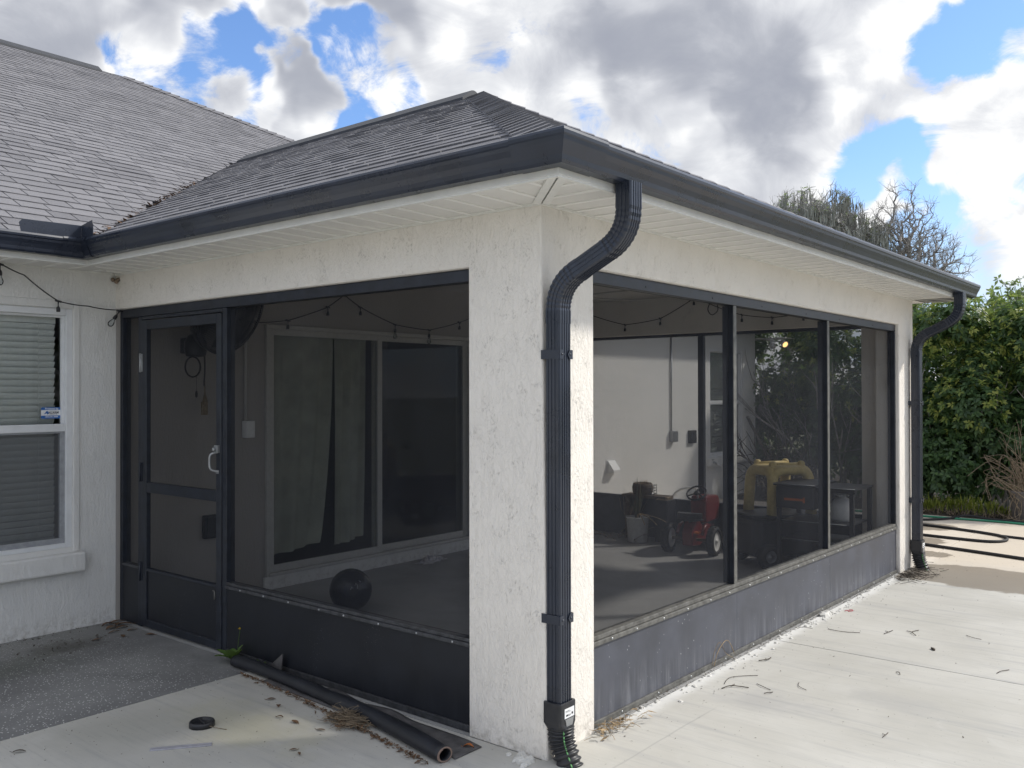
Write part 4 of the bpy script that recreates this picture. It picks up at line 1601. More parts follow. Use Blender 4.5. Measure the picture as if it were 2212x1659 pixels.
def sag(pts, s=.02, n=5):
    out = []
    for i_ in range(len(pts) - 1):
        a_, b_ = Vector(pts[i_]), Vector(pts[i_ + 1])
        for k_ in range(n):
            t = k_ / n
            q_ = a_ + (b_ - a_) * t
            q_.z -= s * 4 * t * (1 - t) * min(1, (b_ - a_).length)
            out.append(q_)
    out.append(Vector(pts[-1]))
    return out


XW = -3.735
op = [(XW, -1.5, 2.30), (XW, -.79, 2.435), (XW, -.643, 2.374), (XW, -.428, 2.222), (XW, -.227, 2.203), (XW, -.030, 2.190), (XW + .03, -.012, 2.186)]
string_lights('black cord string lights drooping across the stucco wall above the window', sag(op, .03),
              [(XW, -.79, 2.43), (XW, -.428, 2.222), (XW + .02, -.016, 2.183)], (0, 2), {2: (0, -.55, -.8)})
ip = [(-3.765, .70, 2.20), (-3.765, 1.17, 2.172), (-3.765, 1.446, 2.205), (-3.765, 1.864, 2.345), (-3.765, 2.046, 2.467), (-3.765, 2.233, 2.37), (-3.765, 2.656, 2.238),
      (-3.765, 3.104, 2.21), (-3.765, 3.538, 2.31), (-3.765, 3.95, 2.45)]
string_lights('black cord string lights zigzagging along the wall over the sliding door', sag(ip, .012), [ip[i_] for i_ in (2, 3, 5, 6, 7, 8)], (3, 4))
fp_ = [(-3.74, 5.385, 2.58), (-3.413, 5.385, 2.479), (-2.971, 5.385, 2.350), (-2.523, 5.385, 2.395), (-2.119, 5.385, 2.588), (-2.02, 5.385, 2.56), (-1.777, 5.385, 2.449),
       (-1.58, 5.385, 2.384), (-1.26, 5.385, 2.34), (-.94, 5.385, 2.366), (-.5, 5.385, 2.45)]
string_lights('black cord string lights hung along the far beam inside the porch', sag(fp_, .015), [fp_[i_] for i_ in (2, 3, 4, 7, 8, 9)], ())
m_ = MB()
m_.tube(catmull([(-1.92, 5.38, 2.55), (-1.95, 5.37, 2.46), (-1.90, 5.36, 2.40), (-1.84, 5.37, 2.44), (-1.85, 5.38, 2.52)], 6), .005, 6)
rebase(tag(m_.build('cable_loop', M_BLACKR), 'loop of black cable hanging from the far beam beside the string lights', 'cable'))

# ---------------------------------------------------------------- wall fan over the door
fan = thing('wall_fan', 'large black caged fan mounted high on the wall behind the screen door', 'fan', (-3.80, .52, 1.86))
fc, fn = Vector((-3.30, .61, 2.21)), Vector((.86, .28, -.32)).normalized()
fu = fn.cross(Vector((0, 0, 1))).normalized()
fv = fu.cross(fn)
RF = .335


def ringpts(c_, r_, n_=40):
    return [c_ + (fu * math.cos(2 * math.pi * k_ / n_) + fv * math.sin(2 * math.pi * k_ / n_)) * r_ for k_ in range(n_)]


m_ = MB()
m_.tube(ringpts(fc, RF), .011, 6, closed=True)
m_.tube(ringpts(fc - fn * .05, RF), .007, 6, closed=True)
m_.tube(ringpts(fc + fn * .07, RF * .45), .003, 5, closed=True)
for k_ in range(120):
    a_ = 2 * math.pi * k_ / 120
    d_ = fu * math.cos(a_) + fv * math.sin(a_)
    m_.tube([fc + fn * .085 + d_ * .05, fc + fn * .075 + d_ * RF * .55, fc + d_ * RF, fc - fn * .10 + d_ * RF * .96, fc - fn * .13 + d_ * .08], .0030, 4, cap=False)
m_.lathe([(0, .095), (.05, .09), (.052, .078), (0, .078)], fc, 20, fn)
m_.build('cage', M_BLACKP, fan)
m_ = MB()
m_.lathe([(0, -.06), (.075, -.065), (.085, -.10), (.085, -.22), (.05, -.25), (0, -.25)], fc, 20, fn)
m_.build('motor', M_BLACKP, fan)
m_ = MB()
for k_ in range(3):
    a_ = 2 * math.pi * k_ / 3 + .4
    d_ = fu * math.cos(a_) + fv * math.sin(a_)
    e_ = fn.cross(d_)
    vs = [fc + d_ * .05 + e_ * .03 - fn * .01, fc + d_ * RF * .85 + e_ * .13 + fn * .03, fc + d_ * RF * .88 - e_ * .09 - fn * .04, fc + d_ * .05 - e_ * .03 - fn * .02]
    m_.add(vs + [p - fn * .004 for p in vs], [(0, 1, 2, 3), (7, 6, 5, 4), (0, 4, 5, 1), (1, 5, 6, 2), (2, 6, 7, 3)])
m_.build('blade_set', M_BLACKP, fan)
m_ = MB()
m_.lathe([(0, 0), (.07, .01), (.085, .06), (.08, .12), (.05, .17), (0, .18)], (-3.68, .55, 1.87), 16).box((-3.80, .49, 1.90), (-3.68, .60, 2.02))
m_.tube([(-3.62, .53, 2.02), (-3.52, .54, 2.10), tuple(fc - fn * .2)], .03, 10)
m_.build('bracket', M_BLACKP, fan, bevel=.01)
m_ = MB()
lp = [Vector((-3.66, .515 + .062 * math.sin(t_), 1.80 + .075 * math.cos(t_))) for t_ in [2 * math.pi * k_ / 20 for k_ in range(20)]]
m_.tube(lp, .006, 6, closed=True)
m_.tube(catmull([(-3.66, .61, 1.93), (-3.665, .618, 1.80), (-3.67, .615, 1.70), (-3.67, .615, 1.66)], 5), .006, 6)
m_.build('power_cord', M_BLACKR, fan)
m_ = MB()
m_.tube([(-3.66, .545, 1.74), (-3.66, .545, 1.62)], .0015, 5)
m_.lathe([(0, 0), (.008, .006), (.010, .03), (.006, .05), (0, .055)], (-3.66, .545, 1.57), 10)
m_.build('pull_chain', M_BLACKR, fan)
m_ = MB()
m_.tube([(-3.67, .617, 1.70), (-3.67, .62, 1.60), (-3.67, .622, 1.54)], [.005, .007, .022], 8)
m_.box((-3.69, .600, 1.44), (-3.672, .648, 1.54))
m_.build('hanging_tag', M_TAN, fan)

# ---------------------------------------------------------------- boxes and conduit on the walls


def conduit_box(label, y, z, w, h, ztop, mat_box, d=.05, side=0):
    root = thing('electrical_box', label, 'electrical box', (-3.8, y, z))
    m_ = MB()
    m_.box((-3.80, y - w / 2, z - h / 2), (-3.80 + d, y + w / 2, z + h / 2))
    bo = m_.build('box', mat_box, root, bevel=.006)
    m_ = MB()
    m_.box((-3.80 + d + .0005, y - w * .42, z - h * .45), (-3.80 + d + .007, y + w * .42, z + h * .45))
    m_.box((-3.80 + d + .0072, y - w * .16, z + h * .2), (-3.80 + d + .0095, y + w * .16, z + h * .24)).box((-3.80 + d + .0072, y - w * .16, z - h * .3), (-3.80 + d + .0095, y + w * .16, z - h * .26))
    m_.build('cover', mat_box, root, bevel=.002)
    if ztop:
        m_ = MB()
        m_.tube([(-3.783, y + side, z + h / 2 - .01), (-3.783, y + side, ztop)], .0115, 10)
        m_.build('conduit', M_GREYM if mat_box is not M_WHITEP else M_CEIL, root)
        m_ = MB()
        zc = z + (ztop - z) * .55
        m_.tube([(-3.79, y + side - .016, zc), (-3.768, y + side, zc), (-3.79, y + side + .016, zc)], .005, 6)
        m_.lathe([(0, .006), (.006, .004), (.007, 0)], (-3.79, y + side + .022, zc), 8, (1, 0, 0))
        m_.build('clip', M_GREYM, root)
    return root


conduit_box('white wall switch box on conduit beside the sliding glass door', 1.072, 1.315, .085, .135, 2.60, M_WHITEP, .055, -.02)
conduit_box('grey outdoor outlet box on thin conduit on the lit wall past the porch', 7.88, .985, .13, .15, 2.42, M_GREYM, .07, -.03)
ob_ = thing('outlet_cover', 'dark weatherproof outlet cover low on the wall behind the screen door', 'outlet', (-3.8, .735, .575))
MB().box((-3.80, .672, .488), (-3.755, .798, .668)).build('box', M_BLACKP, ob_, bevel=.012)
m_ = MB()
m_.box((-3.7545, .690, .505), (-3.738, .780, .652)).box((-3.7375, .70, .585), (-3.733, .77, .60))
m_.build('lid', M_BLACKP, ob_, bevel=.010)
bb_ = thing('wall_plate_box', 'black rectangular control box on the lit wall beside the far screen post', 'control box', (-3.8, 8.44, .955))
MB().box((-3.80, 8.345, .865), (-3.755, 8.535, 1.05)).build('box', M_BLACKP, bb_, bevel=.008)
MB().box((-3.7545, 8.36, .88), (-3.749, 8.52, 1.035)).lathe([(0, .004), (.006, .003), (.007, 0)], (-3.749, 8.40, .90), 8, (1, 0, 0)).lathe([(0, .004), (.006, .003), (.007, 0)], (-3.749, 8.47, .90), 8, (1, 0, 0)).build('face', M_BLACKP, bb_, bevel=.003)
vh = thing('vent_hood', 'white slanted dryer vent hood on the lit wall past the porch', 'vent hood', (-3.8, 6.35, .65))
m_ = MB()
m_.prism([(-3.80, .585), (-3.80, .745), (-3.785, .745), (-3.70, .63), (-3.70, .600)], 6.27, 6.43, axis='y')
m_.build('hood', M_WHITEP, vh, bevel=.004)
MB().box((-3.7995, 6.25, .57), (-3.793, 6.45, .76)).build('flange', M_WHITEP, vh)

# flood light at the far house corner
M_GLOW, g_ = new_mat('lamp_glow')
finish(g_, g_.n('ShaderNodeEmission', {0: (1.0, .55, .2, 1), 1: 3.0}))
fl = thing('flood_light', 'white twin flood light under the far eave with one lamp glowing orange', 'flood light', (-3.6, 10.6, 2.43))
m_ = MB()
m_.lathe([(0, 0), (.055, 0), (.055, .03), (0, .03)], (-3.55, 10.62, 2.41), 16)
m_.tube([(-3.55, 10.62, 2.41), (-3.50, 10.60, 2.37)], .012, 8).tube([(-3.55, 10.62, 2.41), (-3.42, 10.72, 2.40)], .012, 8)
m_.build('mount', M_WHITEP, fl)
for (c_, d_, lit_) in (((-3.50, 10.60, 2.37), (.3, -.8, -.5), False), ((-3.40, 10.73, 2.39), (.75, -.45, -.45), True)):
    m_ = MB()
    m_.lathe([(0, -.03), (.03, -.02), (.05, .06), (.056, .10), (.05, .10), (.045, .09)], c_, 16, d_)
    ho_ = m_.build('lamp_head', M_WHITEP, fl)
    m_ = MB()
    m_.lathe([(0, .085), (.045, .085), (.048, .09), (0, .094)], c_, 16, d_)
    m_.build('lens', M_GLOW if lit_ else M_WHITEP, ho_)
MB().box((-4.2, 10.61, 2.445), (-3.3, 11.0, 2.46)).build('eave_board', M_SOFFIT, house)

# ceiling fan
cf = thing('ceiling_fan', 'pale five blade ceiling fan hanging in the middle of the porch', 'ceiling fan', (-1.95, 2.85, 2.3))
m_ = MB()
m_.lathe([(0, .32), (.06, .32), (.055, .27), (.015, .26), (.015, .18), (.08, .17), (.11, .13), (.11, .06), (.07, .03), (.06, 0), (.085, -.03), (.07, -.09), (0, -.11)], (-1.95, 2.85, 2.30), 24)
m_.build('motor', M_WHITEP, cf)
for k_ in range(5):
    a_ = math.atan2(.65, .27) + 2 * math.pi * k_ / 5
    d_ = Vector((math.cos(a_), math.sin(a_), 0))
    e_ = Vector((-d_.y, d_.x, .16)).normalized()
    c_ = Vector((-1.95, 2.85, 2.395))
    vs = [c_ + d_ * .12 - e_ * .035, c_ + d_ * .12 + e_ * .035, c_ + d_ * .24 + e_ * .062, c_ + d_ * .66 + e_ * .072, c_ + d_ * .69 + e_ * .05, c_ + d_ * .69 - e_ * .05, c_ + d_ * .66 - e_ * .072, c_ + d_ * .24 - e_ * .062]
    m_ = MB()
    n_ = len(vs)
    m_.add(vs + [p - Vector((0, 0, .008)) for p in vs], [tuple(range(n_)), tuple(range(n_, 2 * n_))[::-1]] + [(i_, (i_ + 1) % n_, n_ + (i_ + 1) % n_, n_ + i_) for i_ in range(n_)])
    m_.build('blade', M_CEIL, cf)

# ---------------------------------------------------------------- things on the porch floor
m_ = MB()
m_.lathe([(.155 * math.sin(math.pi * k_ / 24), -.155 * math.cos(math.pi * k_ / 24)) for k_ in range(25)], (-2.732, 1.24, .152), 36)
M_BALL = simple('ball_rubber', (.010, .012, .020), .24, var=.0, scale=2)
ball = thing('exercise_ball', 'big shiny black ball on the porch floor behind the kick panel', 'ball', (-2.732, 1.24, 0))
m_.build('ball', M_BALL, ball)
m_ = MB()
for pts_ in ([(.30, -.1), (.36, .0), (.42, -.06)], [(.50, .02), (.56, .10), (.62, .03), (.60, -.08)], [(.74, .2), (.80, .12), (.84, .16)]):
    q_ = []
    for (a_, b_) in pts_:
        ph_, th_ = -1.05 + a_ * 1.1, .35 + b_ * 1.4
        q_.append(Vector((-2.732, 1.24, .152)) + Vector((math.cos(th_) * math.cos(ph_), math.cos(th_) * math.sin(ph_), math.sin(th_))) * .156)
    m_.tube(q_, .0028, 5)
m_.build('printed_mark', M_GREYM, ball)

m_ = MB()
n_ = 26
vs = []
for j in range(n_ + 1):
    for i in range(n_ + 1):
        u, v = i / n_ - .5, j / n_ - .5
        r_ = math.hypot(u, v)
        zz_ = .055 * max(0, 1 - (r_ * 1.9) ** 2) * (.75 + .5 * math.sin(u * 31 + v * 9) * math.sin(v * 23 - u * 11)) + .010 * math.sin(u * 70) * math.sin(v * 61 + u * 20)
        vs.append((u * .14 + .012 * math.sin(v * 17), v * .34 + .015 * math.sin(u * 19), max(.003, zz_)))
m_.add(vs, [(j * (n_ + 1) + i, j * (n_ + 1) + i + 1, (j + 1) * (n_ + 1) + i + 1, (j + 1) * (n_ + 1) + i) for j in range(n_) for i in range(n_)], True)
cl = m_.build('crumpled_cloth', M_CLOTH, recalc=False)
cl.location = (-3.62, 2.98, 0)
cl.rotation_euler = (0, 0, .25)
tag(cl, 'crumpled white cloth on the porch floor in front of the sliding door', 'cloth')

# pedal tractor (local frame: drives towards +y)
tr = thing('pedal_tractor', 'red pedal tractor with black steering wheel and pale wheel discs', 'pedal tractor', (-1.90, 4.90, 0), .12)


def wheel(parent, c, r, w, m_tyre, m_rim, lug=False, hub=.70):
    m_ = MB()
    m_.lathe([(r * hub, -w / 2), (r * .9, -w / 2), (r, -w * .3), (r, w * .3), (r * .9, w / 2), (r * hub, w / 2), (r * hub, -w / 2)], c, 32, (1, 0, 0))
    if lug:
        for k_ in range(22):
            a_ = 2 * math.pi * k_ / 22
            p = Vector(c) + Vector((0, math.cos(a_), math.sin(a_))) * r
            t = Vector((0, -math.sin(a_), math.cos(a_)))
            m_.tube([p + Vector((-w * .42, 0, 0)) + t * .008, p + Vector((0, 0, 0)), p + Vector((w * .42, 0, 0)) + t * .008], .0055, 4)
    wo_ = m_.build('wheel', m_tyre, parent, local=True)
    m_ = MB()
    m_.lathe([(r * hub, -w * .35), (r * hub, w * .35), (r * hub * .95, w * .42), (r * hub * .90, w * .30), (r * .12, w * .34), (r * .12, w * .5), (0, w * .5)], c, 28, (1, 0, 0))
    m_.lathe([(r * hub, -w * .35), (r * hub * .85, -w * .2), (0, -w * .2)], c, 28, (1, 0, 0))
    m_.build('rim', m_rim, wo_, local=True)
    return wo_


def wheel_seat():
    pass


wheel(tr, (-.235, 0, .143), .143, .075, M_BLACKR, M_WHITEP, True)
wheel(tr, (.235, 0, .143), .143, .075, M_BLACKR, M_WHITEP, True)
wheel(tr, (-.15, .47, .085), .085, .05, M_BLACKR, M_WHITEP)
wheel(tr, (.15, .47, .085), .085, .05, M_BLACKR, M_WHITEP)
m_ = MB()
m_.tube([(-.235, 0, .143), (.235, 0, .143)], .016, 10)
m_.build('axle', M_DARKBR, tr, local=True)
m_ = MB()
m_.prism([(-.10, .09), (.10, .07), (.30, .12), (.52, .15), (.52, .24), (.18, .26), (.06, .34), (-.03, .32), (-.11, .22)], -.055, .055, axis='x')
m_.build('chassis', M_RED, tr, local=True, bevel=.012)
m_ = MB()
m_.prism([(.20, .28), (.58, .28), (.60, .47), (.56, .535), (.22, .555), (.19, .50)], -.085, .085, axis='x')
m_.build('hood', M_RED, tr, local=True, bevel=.022)
m_ = MB()
m_.prism([(.595, .32), (.612, .32), (.612, .46), (.602, .47)], -.06, .06, axis='x')
m_.build('grille', M_BLACKP, tr, local=True)
for s_ in (-1, 1):
    m_ = MB()
    m_.tube([(.13 * s_, -.04, .20), (.13 * s_, .02, .27), (.13 * s_, .10, .285)], .018, 8)
    m_.build('fender', M_RED, tr, local=True)
m_ = MB()
m_.box((.02, -.06, .205), (.10, .02, .225))
m_.build('reflector', M_ORANGE, tr, local=True, bevel=.004)
m_ = MB()
sc_ = [(.13 * math.cos(a_), -.02 + .10 * math.sin(a_)) for a_ in [2 * math.pi * k_ / 20 for k_ in range(20)]]
m_.prism(sc_, .335, .352)
m_.tube([(0, -.02, .22), (0, -.02, .335)], .02, 8)
m_.prism([(p_[0] * 1.0, p_[1]) for p_ in sc_ if p_[1] < .0], .352, .41)
m_.build('seat', M_BLACKP, tr, local=True, bevel=.008)
sw_c, sw_n = Vector((.0, .155, .585)), Vector((0, -.62, .78)).normalized()
m_ = MB()
a_u = Vector((1, 0, 0))
a_v = sw_n.cross(a_u)
m_.tube([sw_c + (a_u * math.cos(t_) + a_v * math.sin(t_)) * .098 for t_ in [2 * math.pi * k_ / 28 for k_ in range(28)]], .0095, 8, closed=True)
for k_ in range(3):
    t_ = math.pi / 2 + 2 * math.pi * k_ / 3
    m_.tube([sw_c, sw_c + (a_u * math.cos(t_) + a_v * math.sin(t_)) * .098], .008, 6)
m_.lathe([(0, .012), (.028, .01), (.03, -.005), (0, -.005)], sw_c, 14, sw_n)
m_.build('steering_wheel', M_BLACKP, tr, local=True)
m_ = MB()
m_.tube([sw_c, (0, .24, .46)], .010, 8)
m_.build('steering_column', M_GREYM, tr, local=True)
for s_ in (-1, 1):
    m_ = MB()
    m_.tube([(.02 * s_, .30, .14), (.10 * s_, .30, .14)], .008, 6).box((.09 * s_ - .03, .27, .135), (.09 * s_ + .03, .33, .15))
    m_.build('pedal', M_BLACKP, tr, local=True)

# ride-on car with a tan canopy
ro = thing('ride_on_car', 'black toddler ride-on car with a tan knobbly plastic canopy', 'ride-on car', (-1.03, 5.0, 0), -.6)
m_ = MB()
bd = [(-.21, -.40), (.21, -.40), (.25, -.33), (.25, .30), (.19, .42), (-.19, .42), (-.25, .30), (-.25, -.33)]
m_.prism(bd, .10, .44)
m_.build('body', M_BLACKP, ro, local=True, bevel=.045)
m_ = MB()
m_.prism([(-.19, -.38), (.19, -.38), (.255, -.31), (.255, .30), (-.255, .30), (-.255, -.31)], .452, .480)
m_.build('rim', M_BLACKP, ro, local=True, bevel=.012)
for (x_, y_) in ((-.255, -.27), (.255, -.27), (-.255, .27), (.255, .27)):
    wheel(ro, (x_, y_, .115), .115, .09, M_BLACKR, M_GREYM, False, .5)
CW, CL_, CZ = .180, .185, .925


for y_ in (-CL_, CL_):
    m_ = MB()
    m_.tube(fillet([(-CW * 1.14, y_ * 1.1, .475), (-CW * 1.06, y_, .875), (CW * 1.06, y_, .875), (CW * 1.14, y_ * 1.1, .475)], .12, 8), .050, 14)
    m_.build('canopy_arch', M_YEL, ro, local=True)
for x_ in (-CW, CW):
    m_ = MB()
    m_.tube(fillet([(x_ * 1.10, -CL_ * 1.05, .66), (x_ * 1.04, -CL_ * .98, .878), (x_ * 1.04, CL_ * .98, .878), (x_ * 1.10, CL_ * 1.05, .66)], .13, 8), .042, 14)
    m_.build('canopy_side', M_YEL, ro, local=True)
m_ = MB()
roofp = []
for k_ in range(28):
    t_ = 2 * math.pi * k_ / 28
    roofp.append((abs(math.cos(t_)) ** .35 * math.copysign(1, math.cos(t_)) * CW * 1.06, abs(math.sin(t_)) ** .35 * math.copysign(1, math.sin(t_)) * CL_ * 1.08))
m_.prism(roofp, .875, CZ)
m_.build('canopy_roof', M_YEL, ro, local=True, bevel=.02)
m_ = MB()
for x_ in (-.11, .11):
    m_.tube([(x_, -.15, CZ), (x_, .15, CZ)], .022, 10)
m_.build('roof_rib', M_YEL, ro, local=True)
for x_ in (-.13, .13):
    for y_ in (-.15, .15):
        m_ = MB()
        m_.lathe([(.034, -.01), (.034, .018), (.026, .032), (.012, .038), (0, .039)], (x_, y_, CZ), 14)
        m_.build('roof_knob', M_YEL, ro, local=True)

# flat-top griddle
gr = thing('griddle', 'black flat-top griddle cart with side shelf and red front mark', 'griddle', (-.60, 4.80, 0))
m_ = MB()
m_.box((-.86, 4.52, .58), (-.52, 5.02, .775))
m_.build('body', M_BLACKP, gr, bevel=.012)
m_ = MB()
m_.box((-.875, 4.50, .777), (-.50, 5.04, .800))
m_.build('griddle_plate', M_BLACKP, gr, bevel=.006)
m_ = MB()
m_.box((-.497, 4.54, .765), (-.17, 5.0, .785)).box((-.497, 4.535, .74), (-.17, 4.5405, .7645))
m_.build('side_shelf', M_BLACKP, gr, bevel=.004)
m_ = MB()
m_.tube([(-.875, 4.497, .795), (-.50, 4.497, .795)], .004, 6).tube([(-.497, 4.532, .781), (-.17, 4.532, .781)], .004, 6)
m_.build('bright_edge', M_GALV, gr)
m_ = MB()
m_.box((-.78, 4.514, .652), (-.60, 4.519, .672)).box((-.61, 4.512, .638), (-.595, 4.519, .685))
m_.build('front_mark', M_ORANGE, gr)
for x_ in (-.84, -.20):
    for y_ in (4.55, 5.0):
        m_ = MB()
        m_.box((x_ - .018, y_ - .018, .05), (x_ + .018, y_ + .018, .58 if x_ < -.5 else .764))
        lg = m_.build('leg', M_BLACKP, gr, bevel=.003)
        m_ = MB()
        m_.lathe([(0, -.012), (.022, -.012), (.025, -.006), (.025, .006), (.022, .012), (0, .012)], (x_, y_, .025), 14, (1, 0, 0))
        m_.build('caster', M_BLACKR, lg)
for z_ in (.30, .46):
    m_ = MB()
    m_.box((-.82, 4.535, z_), (-.22, 5.015, z_ + .016))
    so_ = m_.build('shelf', M_BLACKP, gr, bevel=.003)
    m_ = MB()
    m_.tube([(-.81, 4.532, z_ + .014), (-.24, 4.532, z_ + .014)], .0035, 6)
    m_.build('shelf_edge', M_GALV, so_)
gb = thing('gas_bottle', 'grey gas bottle standing on the lower shelf of the griddle', 'gas bottle', (-.36, 4.78, .476))
m_ = MB()
m_.lathe([(0, 0), (.085, .0), (.098, .03), (.098, .14), (.07, .19), (.03, .205), (.03, .23), (0, .23)], (-.36, 4.78, .476), 24)
m_.build('bottle', M_WHITEP, gb)
m_ = MB()
m_.tube([Vector((-.36, 4.78, .70)) + Vector((math.cos(t_), math.sin(t_), 0)) * .05 for t_ in [k_ * .35 for k_ in range(15)]], .006, 6)
m_.build('collar', M_WHITEP, gb)

# pot with agave, stump planter on a plank bench, dead branches
pt = thing('potted_plant', 'round grey pot with a dry spiky plant in front of the far kick panel', 'potted plant', (-2.69, 5.18, 0))
m_ = MB()
m_.lathe([(0, .0), (.098, 0), (.104, .01), (.120, .255), (.126, .258), (.126, .27), (.112, .27), (.108, .235), (0, .235)], (-2.69, 5.18, 0), 28)
m_.build('pot', M_POT, pt)
m_ = MB()
m_.lathe([(0, .242), (.10, .238), (.109, .234)], (-2.69, 5.18, 0), 20)
m_.build('soil', M_SOIL, pt)
m_ = MB()
for k_ in range(22):
    a_ = rnd.random() * 6.28
    L_ = rnd.uniform(.16, .36)
    sp_ = rnd.uniform(.03, .5) if k_ > 5 else rnd.uniform(.0, .12)
    if k_ < 3:
        L_ = rnd.uniform(.40, .47)
    d_ = Vector((math.cos(a_), math.sin(a_), 0))
    e_ = Vector((-d_.y, d_.x, 0))
    b_ = Vector((-2.69, 5.18, .24)) + d_ * .02
    vs = []
    for q_ in range(6):
        t_ = q_ / 5
        w_ = .013 * (1 - t_) ** .7 + .001
        p = b_ + d_ * (sp_ * L_ * t_ ** 1.4) + Vector((0, 0, L_ * t_ * (1 - .35 * sp_ * t_)))
        vs += [p - e_ * w_, p + e_ * w_]
    m_.add(vs, [(2 * q_, 2 * q_ + 1, 2 * q_ + 3, 2 * q_ + 2) for q_ in range(5)], True)
m_.build('leaves', M_AGAVE, pt, recalc=False)
m_ = MB()
for (a_, L_) in ((.3, .42), (.0, .28), (-.5, .2)):
    d_ = Vector((math.cos(a_), math.sin(a_) - .3, 0))
    m_.tube(catmull([Vector((-2.66, 5.14, .25)), Vector((-2.62, 5.1, .31)), Vector((-2.66, 5.14, .28)) + d_ * L_ * .6, Vector((-2.66, 5.14, .22)) + d_ * L_], 4), .005, 5)
m_.build('dry_leaf', M_STRAW, pt)

be = thing('plank_bench', 'low dark plank bench holding the stump planter at the far screen', 'bench', (-2.70, 5.38, 0))
for y_ in (5.29, 5.385):
    MB().box((-2.96, y_, .455), (-2.42, y_ + .09, .485)).build('plank', M_DARKBR, be, bevel=.003)
for x_ in (-2.90, -2.48):
    MB().box((x_ - .03, 5.31, 0), (x_ + .03, 5.45, .4545)).build('leg', M_DARKBR, be, bevel=.003)
su = thing('stump_planter', 'brown barrel shaped planter with a wire basket frame on the plank bench', 'planter', (-2.73, 5.36, .486))
m_ = MB()
m_.lathe([(0, 0), (.095, .0), (.11, .03), (.115, .08), (.105, .12), (.095, .125), (.09, .11), (0, .105)], (-2.74, 5.37, .486), 22)
m_.build('barrel', M_DARKBR, su)
m_ = MB()
for z_ in (.50, .53, .56, .59):
    m_.tube([(-2.63, 5.31, z_), (-2.60, 5.31, z_), (-2.60, 5.43, z_), (-2.63, 5.43, z_)], .003, 5)
for y_ in (5.31, 5.37, 5.43):
    m_.tube([(-2.60, y_, .487), (-2.60, y_, .60)], .003, 5)
m_.build('wire_frame', M_BLACKP, su)
m_ = MB()
for k_ in range(36):
    a_, r_ = rnd.random() * 6.28, rnd.random() * .10
    p = Vector((-2.74 + r_ * math.cos(a_), 5.37 + r_ * math.sin(a_), .595))
    m_.tube([p, p + Vector((rnd.gauss(0, .02), rnd.gauss(0, .02), rnd.uniform(.005, .05)))], .0018, 3)
m_.build('dry_stems', M_STRAW, su)
bk = thing('crate', 'shallow worn crate with pale papers on top beside the stump planter', 'crate', (-2.46, 5.36, .0))
MB().box((-2.53, 5.27, .0), (-2.38, 5.45, .45)).build('box', M_BLACKP, bk, bevel=.006)
m_ = MB()
for k_ in range(4):
    m_.box((-2.525 + .01 * k_, 5.28 + .005 * k_, .4505 + .008 * k_), (-2.40 + .004 * k_, 5.43 - .01 * k_, .457 + .008 * k_))
m_.build('papers', M_STRAW, bk)


def branchy(mb, p, d, L, r, depth, rr, spread=.6, n=3, up_=0.0, seg=3):
    p = Vector(p)
    d = Vector(d).normalized()
    pts_ = [p]
    q_ = p
    dd = d
    for k_ in range(seg):
        dd = (dd + Vector((rr.gauss(0, .16), rr.gauss(0, .16), rr.gauss(0, .16) + up_))).normalized()
        q_ = q_ + dd * L / seg
        pts_.append(q_)
    mb.tube(pts_, [r * (1 - .5 * k_ / seg) for k_ in range(seg + 1)], 5 if r > .02 else (4 if r > .006 else 3), cap=False)
    if depth <= 0:
        return
    for k_ in range(n):
        t_ = rr.uniform(.35, 1.0)
        i_ = min(int(t_ * seg), seg - 1)
        b_ = pts_[i_] + (pts_[i_ + 1] - pts_[i_]) * (t_ * seg - i_)
        nd = (dd + Vector((rr.gauss(0, spread), rr.gauss(0, spread), rr.gauss(0, spread) + up_))).normalized()
        branchy(mb, b_, nd, L * rr.uniform(.55, .8), r * .58, depth - 1, rr, spread, n, up_, seg)


m_ = MB()
r_ = random.Random(5)
for k_ in range(7):
    branchy(m_, (-3.15 + r_.uniform(-.25, .25), 5.2 + r_.uniform(-.15, .15), .02), (r_.gauss(0, .8), r_.gauss(0, .4), r_.uniform(.2, 1)), .32, .007, 2, r_, .8, 3)
rebase(tag(m_.build('dead_branches', M_TWIG, recalc=False), 'tangle of dry branches in the far corner of the porch floor', 'branches'))

# outside, past the far screen
hr = thing('hoop_toy', 'white hoop with a yellow and green toy behind the far kick panel', 'toy', (-3.0, 6.6, 0))
m_ = MB()
hc = Vector((-2.82, 6.6, .20))
m_.tube([hc + Vector((math.cos(t_) * .26, .05 * math.cos(t_), math.sin(t_) * .25)) for t_ in [2 * math.pi * k_ / 32 for k_ in range(32)]], .014, 8, closed=True)
m_.build('hoop', M_WHITEP, hr)
m_ = MB()
m_.box((-2.85, 6.58, .0), (-2.55, 6.78, .27))
m_.build('yellow_box', M_YEL, hr, bevel=.03)
m_ = MB()
m_.box((-2.82, 6.60, .2705), (-2.62, 6.76, .34))
m_.build('green_lid', M_WEED, hr, bevel=.02)
spg = thing('garden_tap', 'brass garden tap with white insulated hose on the lit wall', 'tap', (-3.8, 8.99, .0))
m_ = MB()
m_.tube([(-3.80, 8.99, .56), (-3.70, 8.99, .56), (-3.68, 9.0, .53)], .016, 8).tube([(-3.74, 8.95, .60), (-3.74, 9.03, .60)], .010, 6).tube([(-3.74, 8.99, .56), (-3.74, 8.99, .60)], .008, 6)
m_.build('tap', M_GREYM, spg)
m_ = MB()
hp = catmull([(-3.68, 9.0, .53), (-3.66, 9.10, .50), (-3.65, 9.20, .42), (-3.64, 9.23, .30), (-3.62, 9.26, .05), (-3.6, 9.27, .0)], 5)
m_.tube(hp, [.012] * 9 + [.022] + [.038] * 12 + [.02] * (len(hp) - 22), 10)
m_.build('hose', M_WHITEP, spg)
m_ = MB()
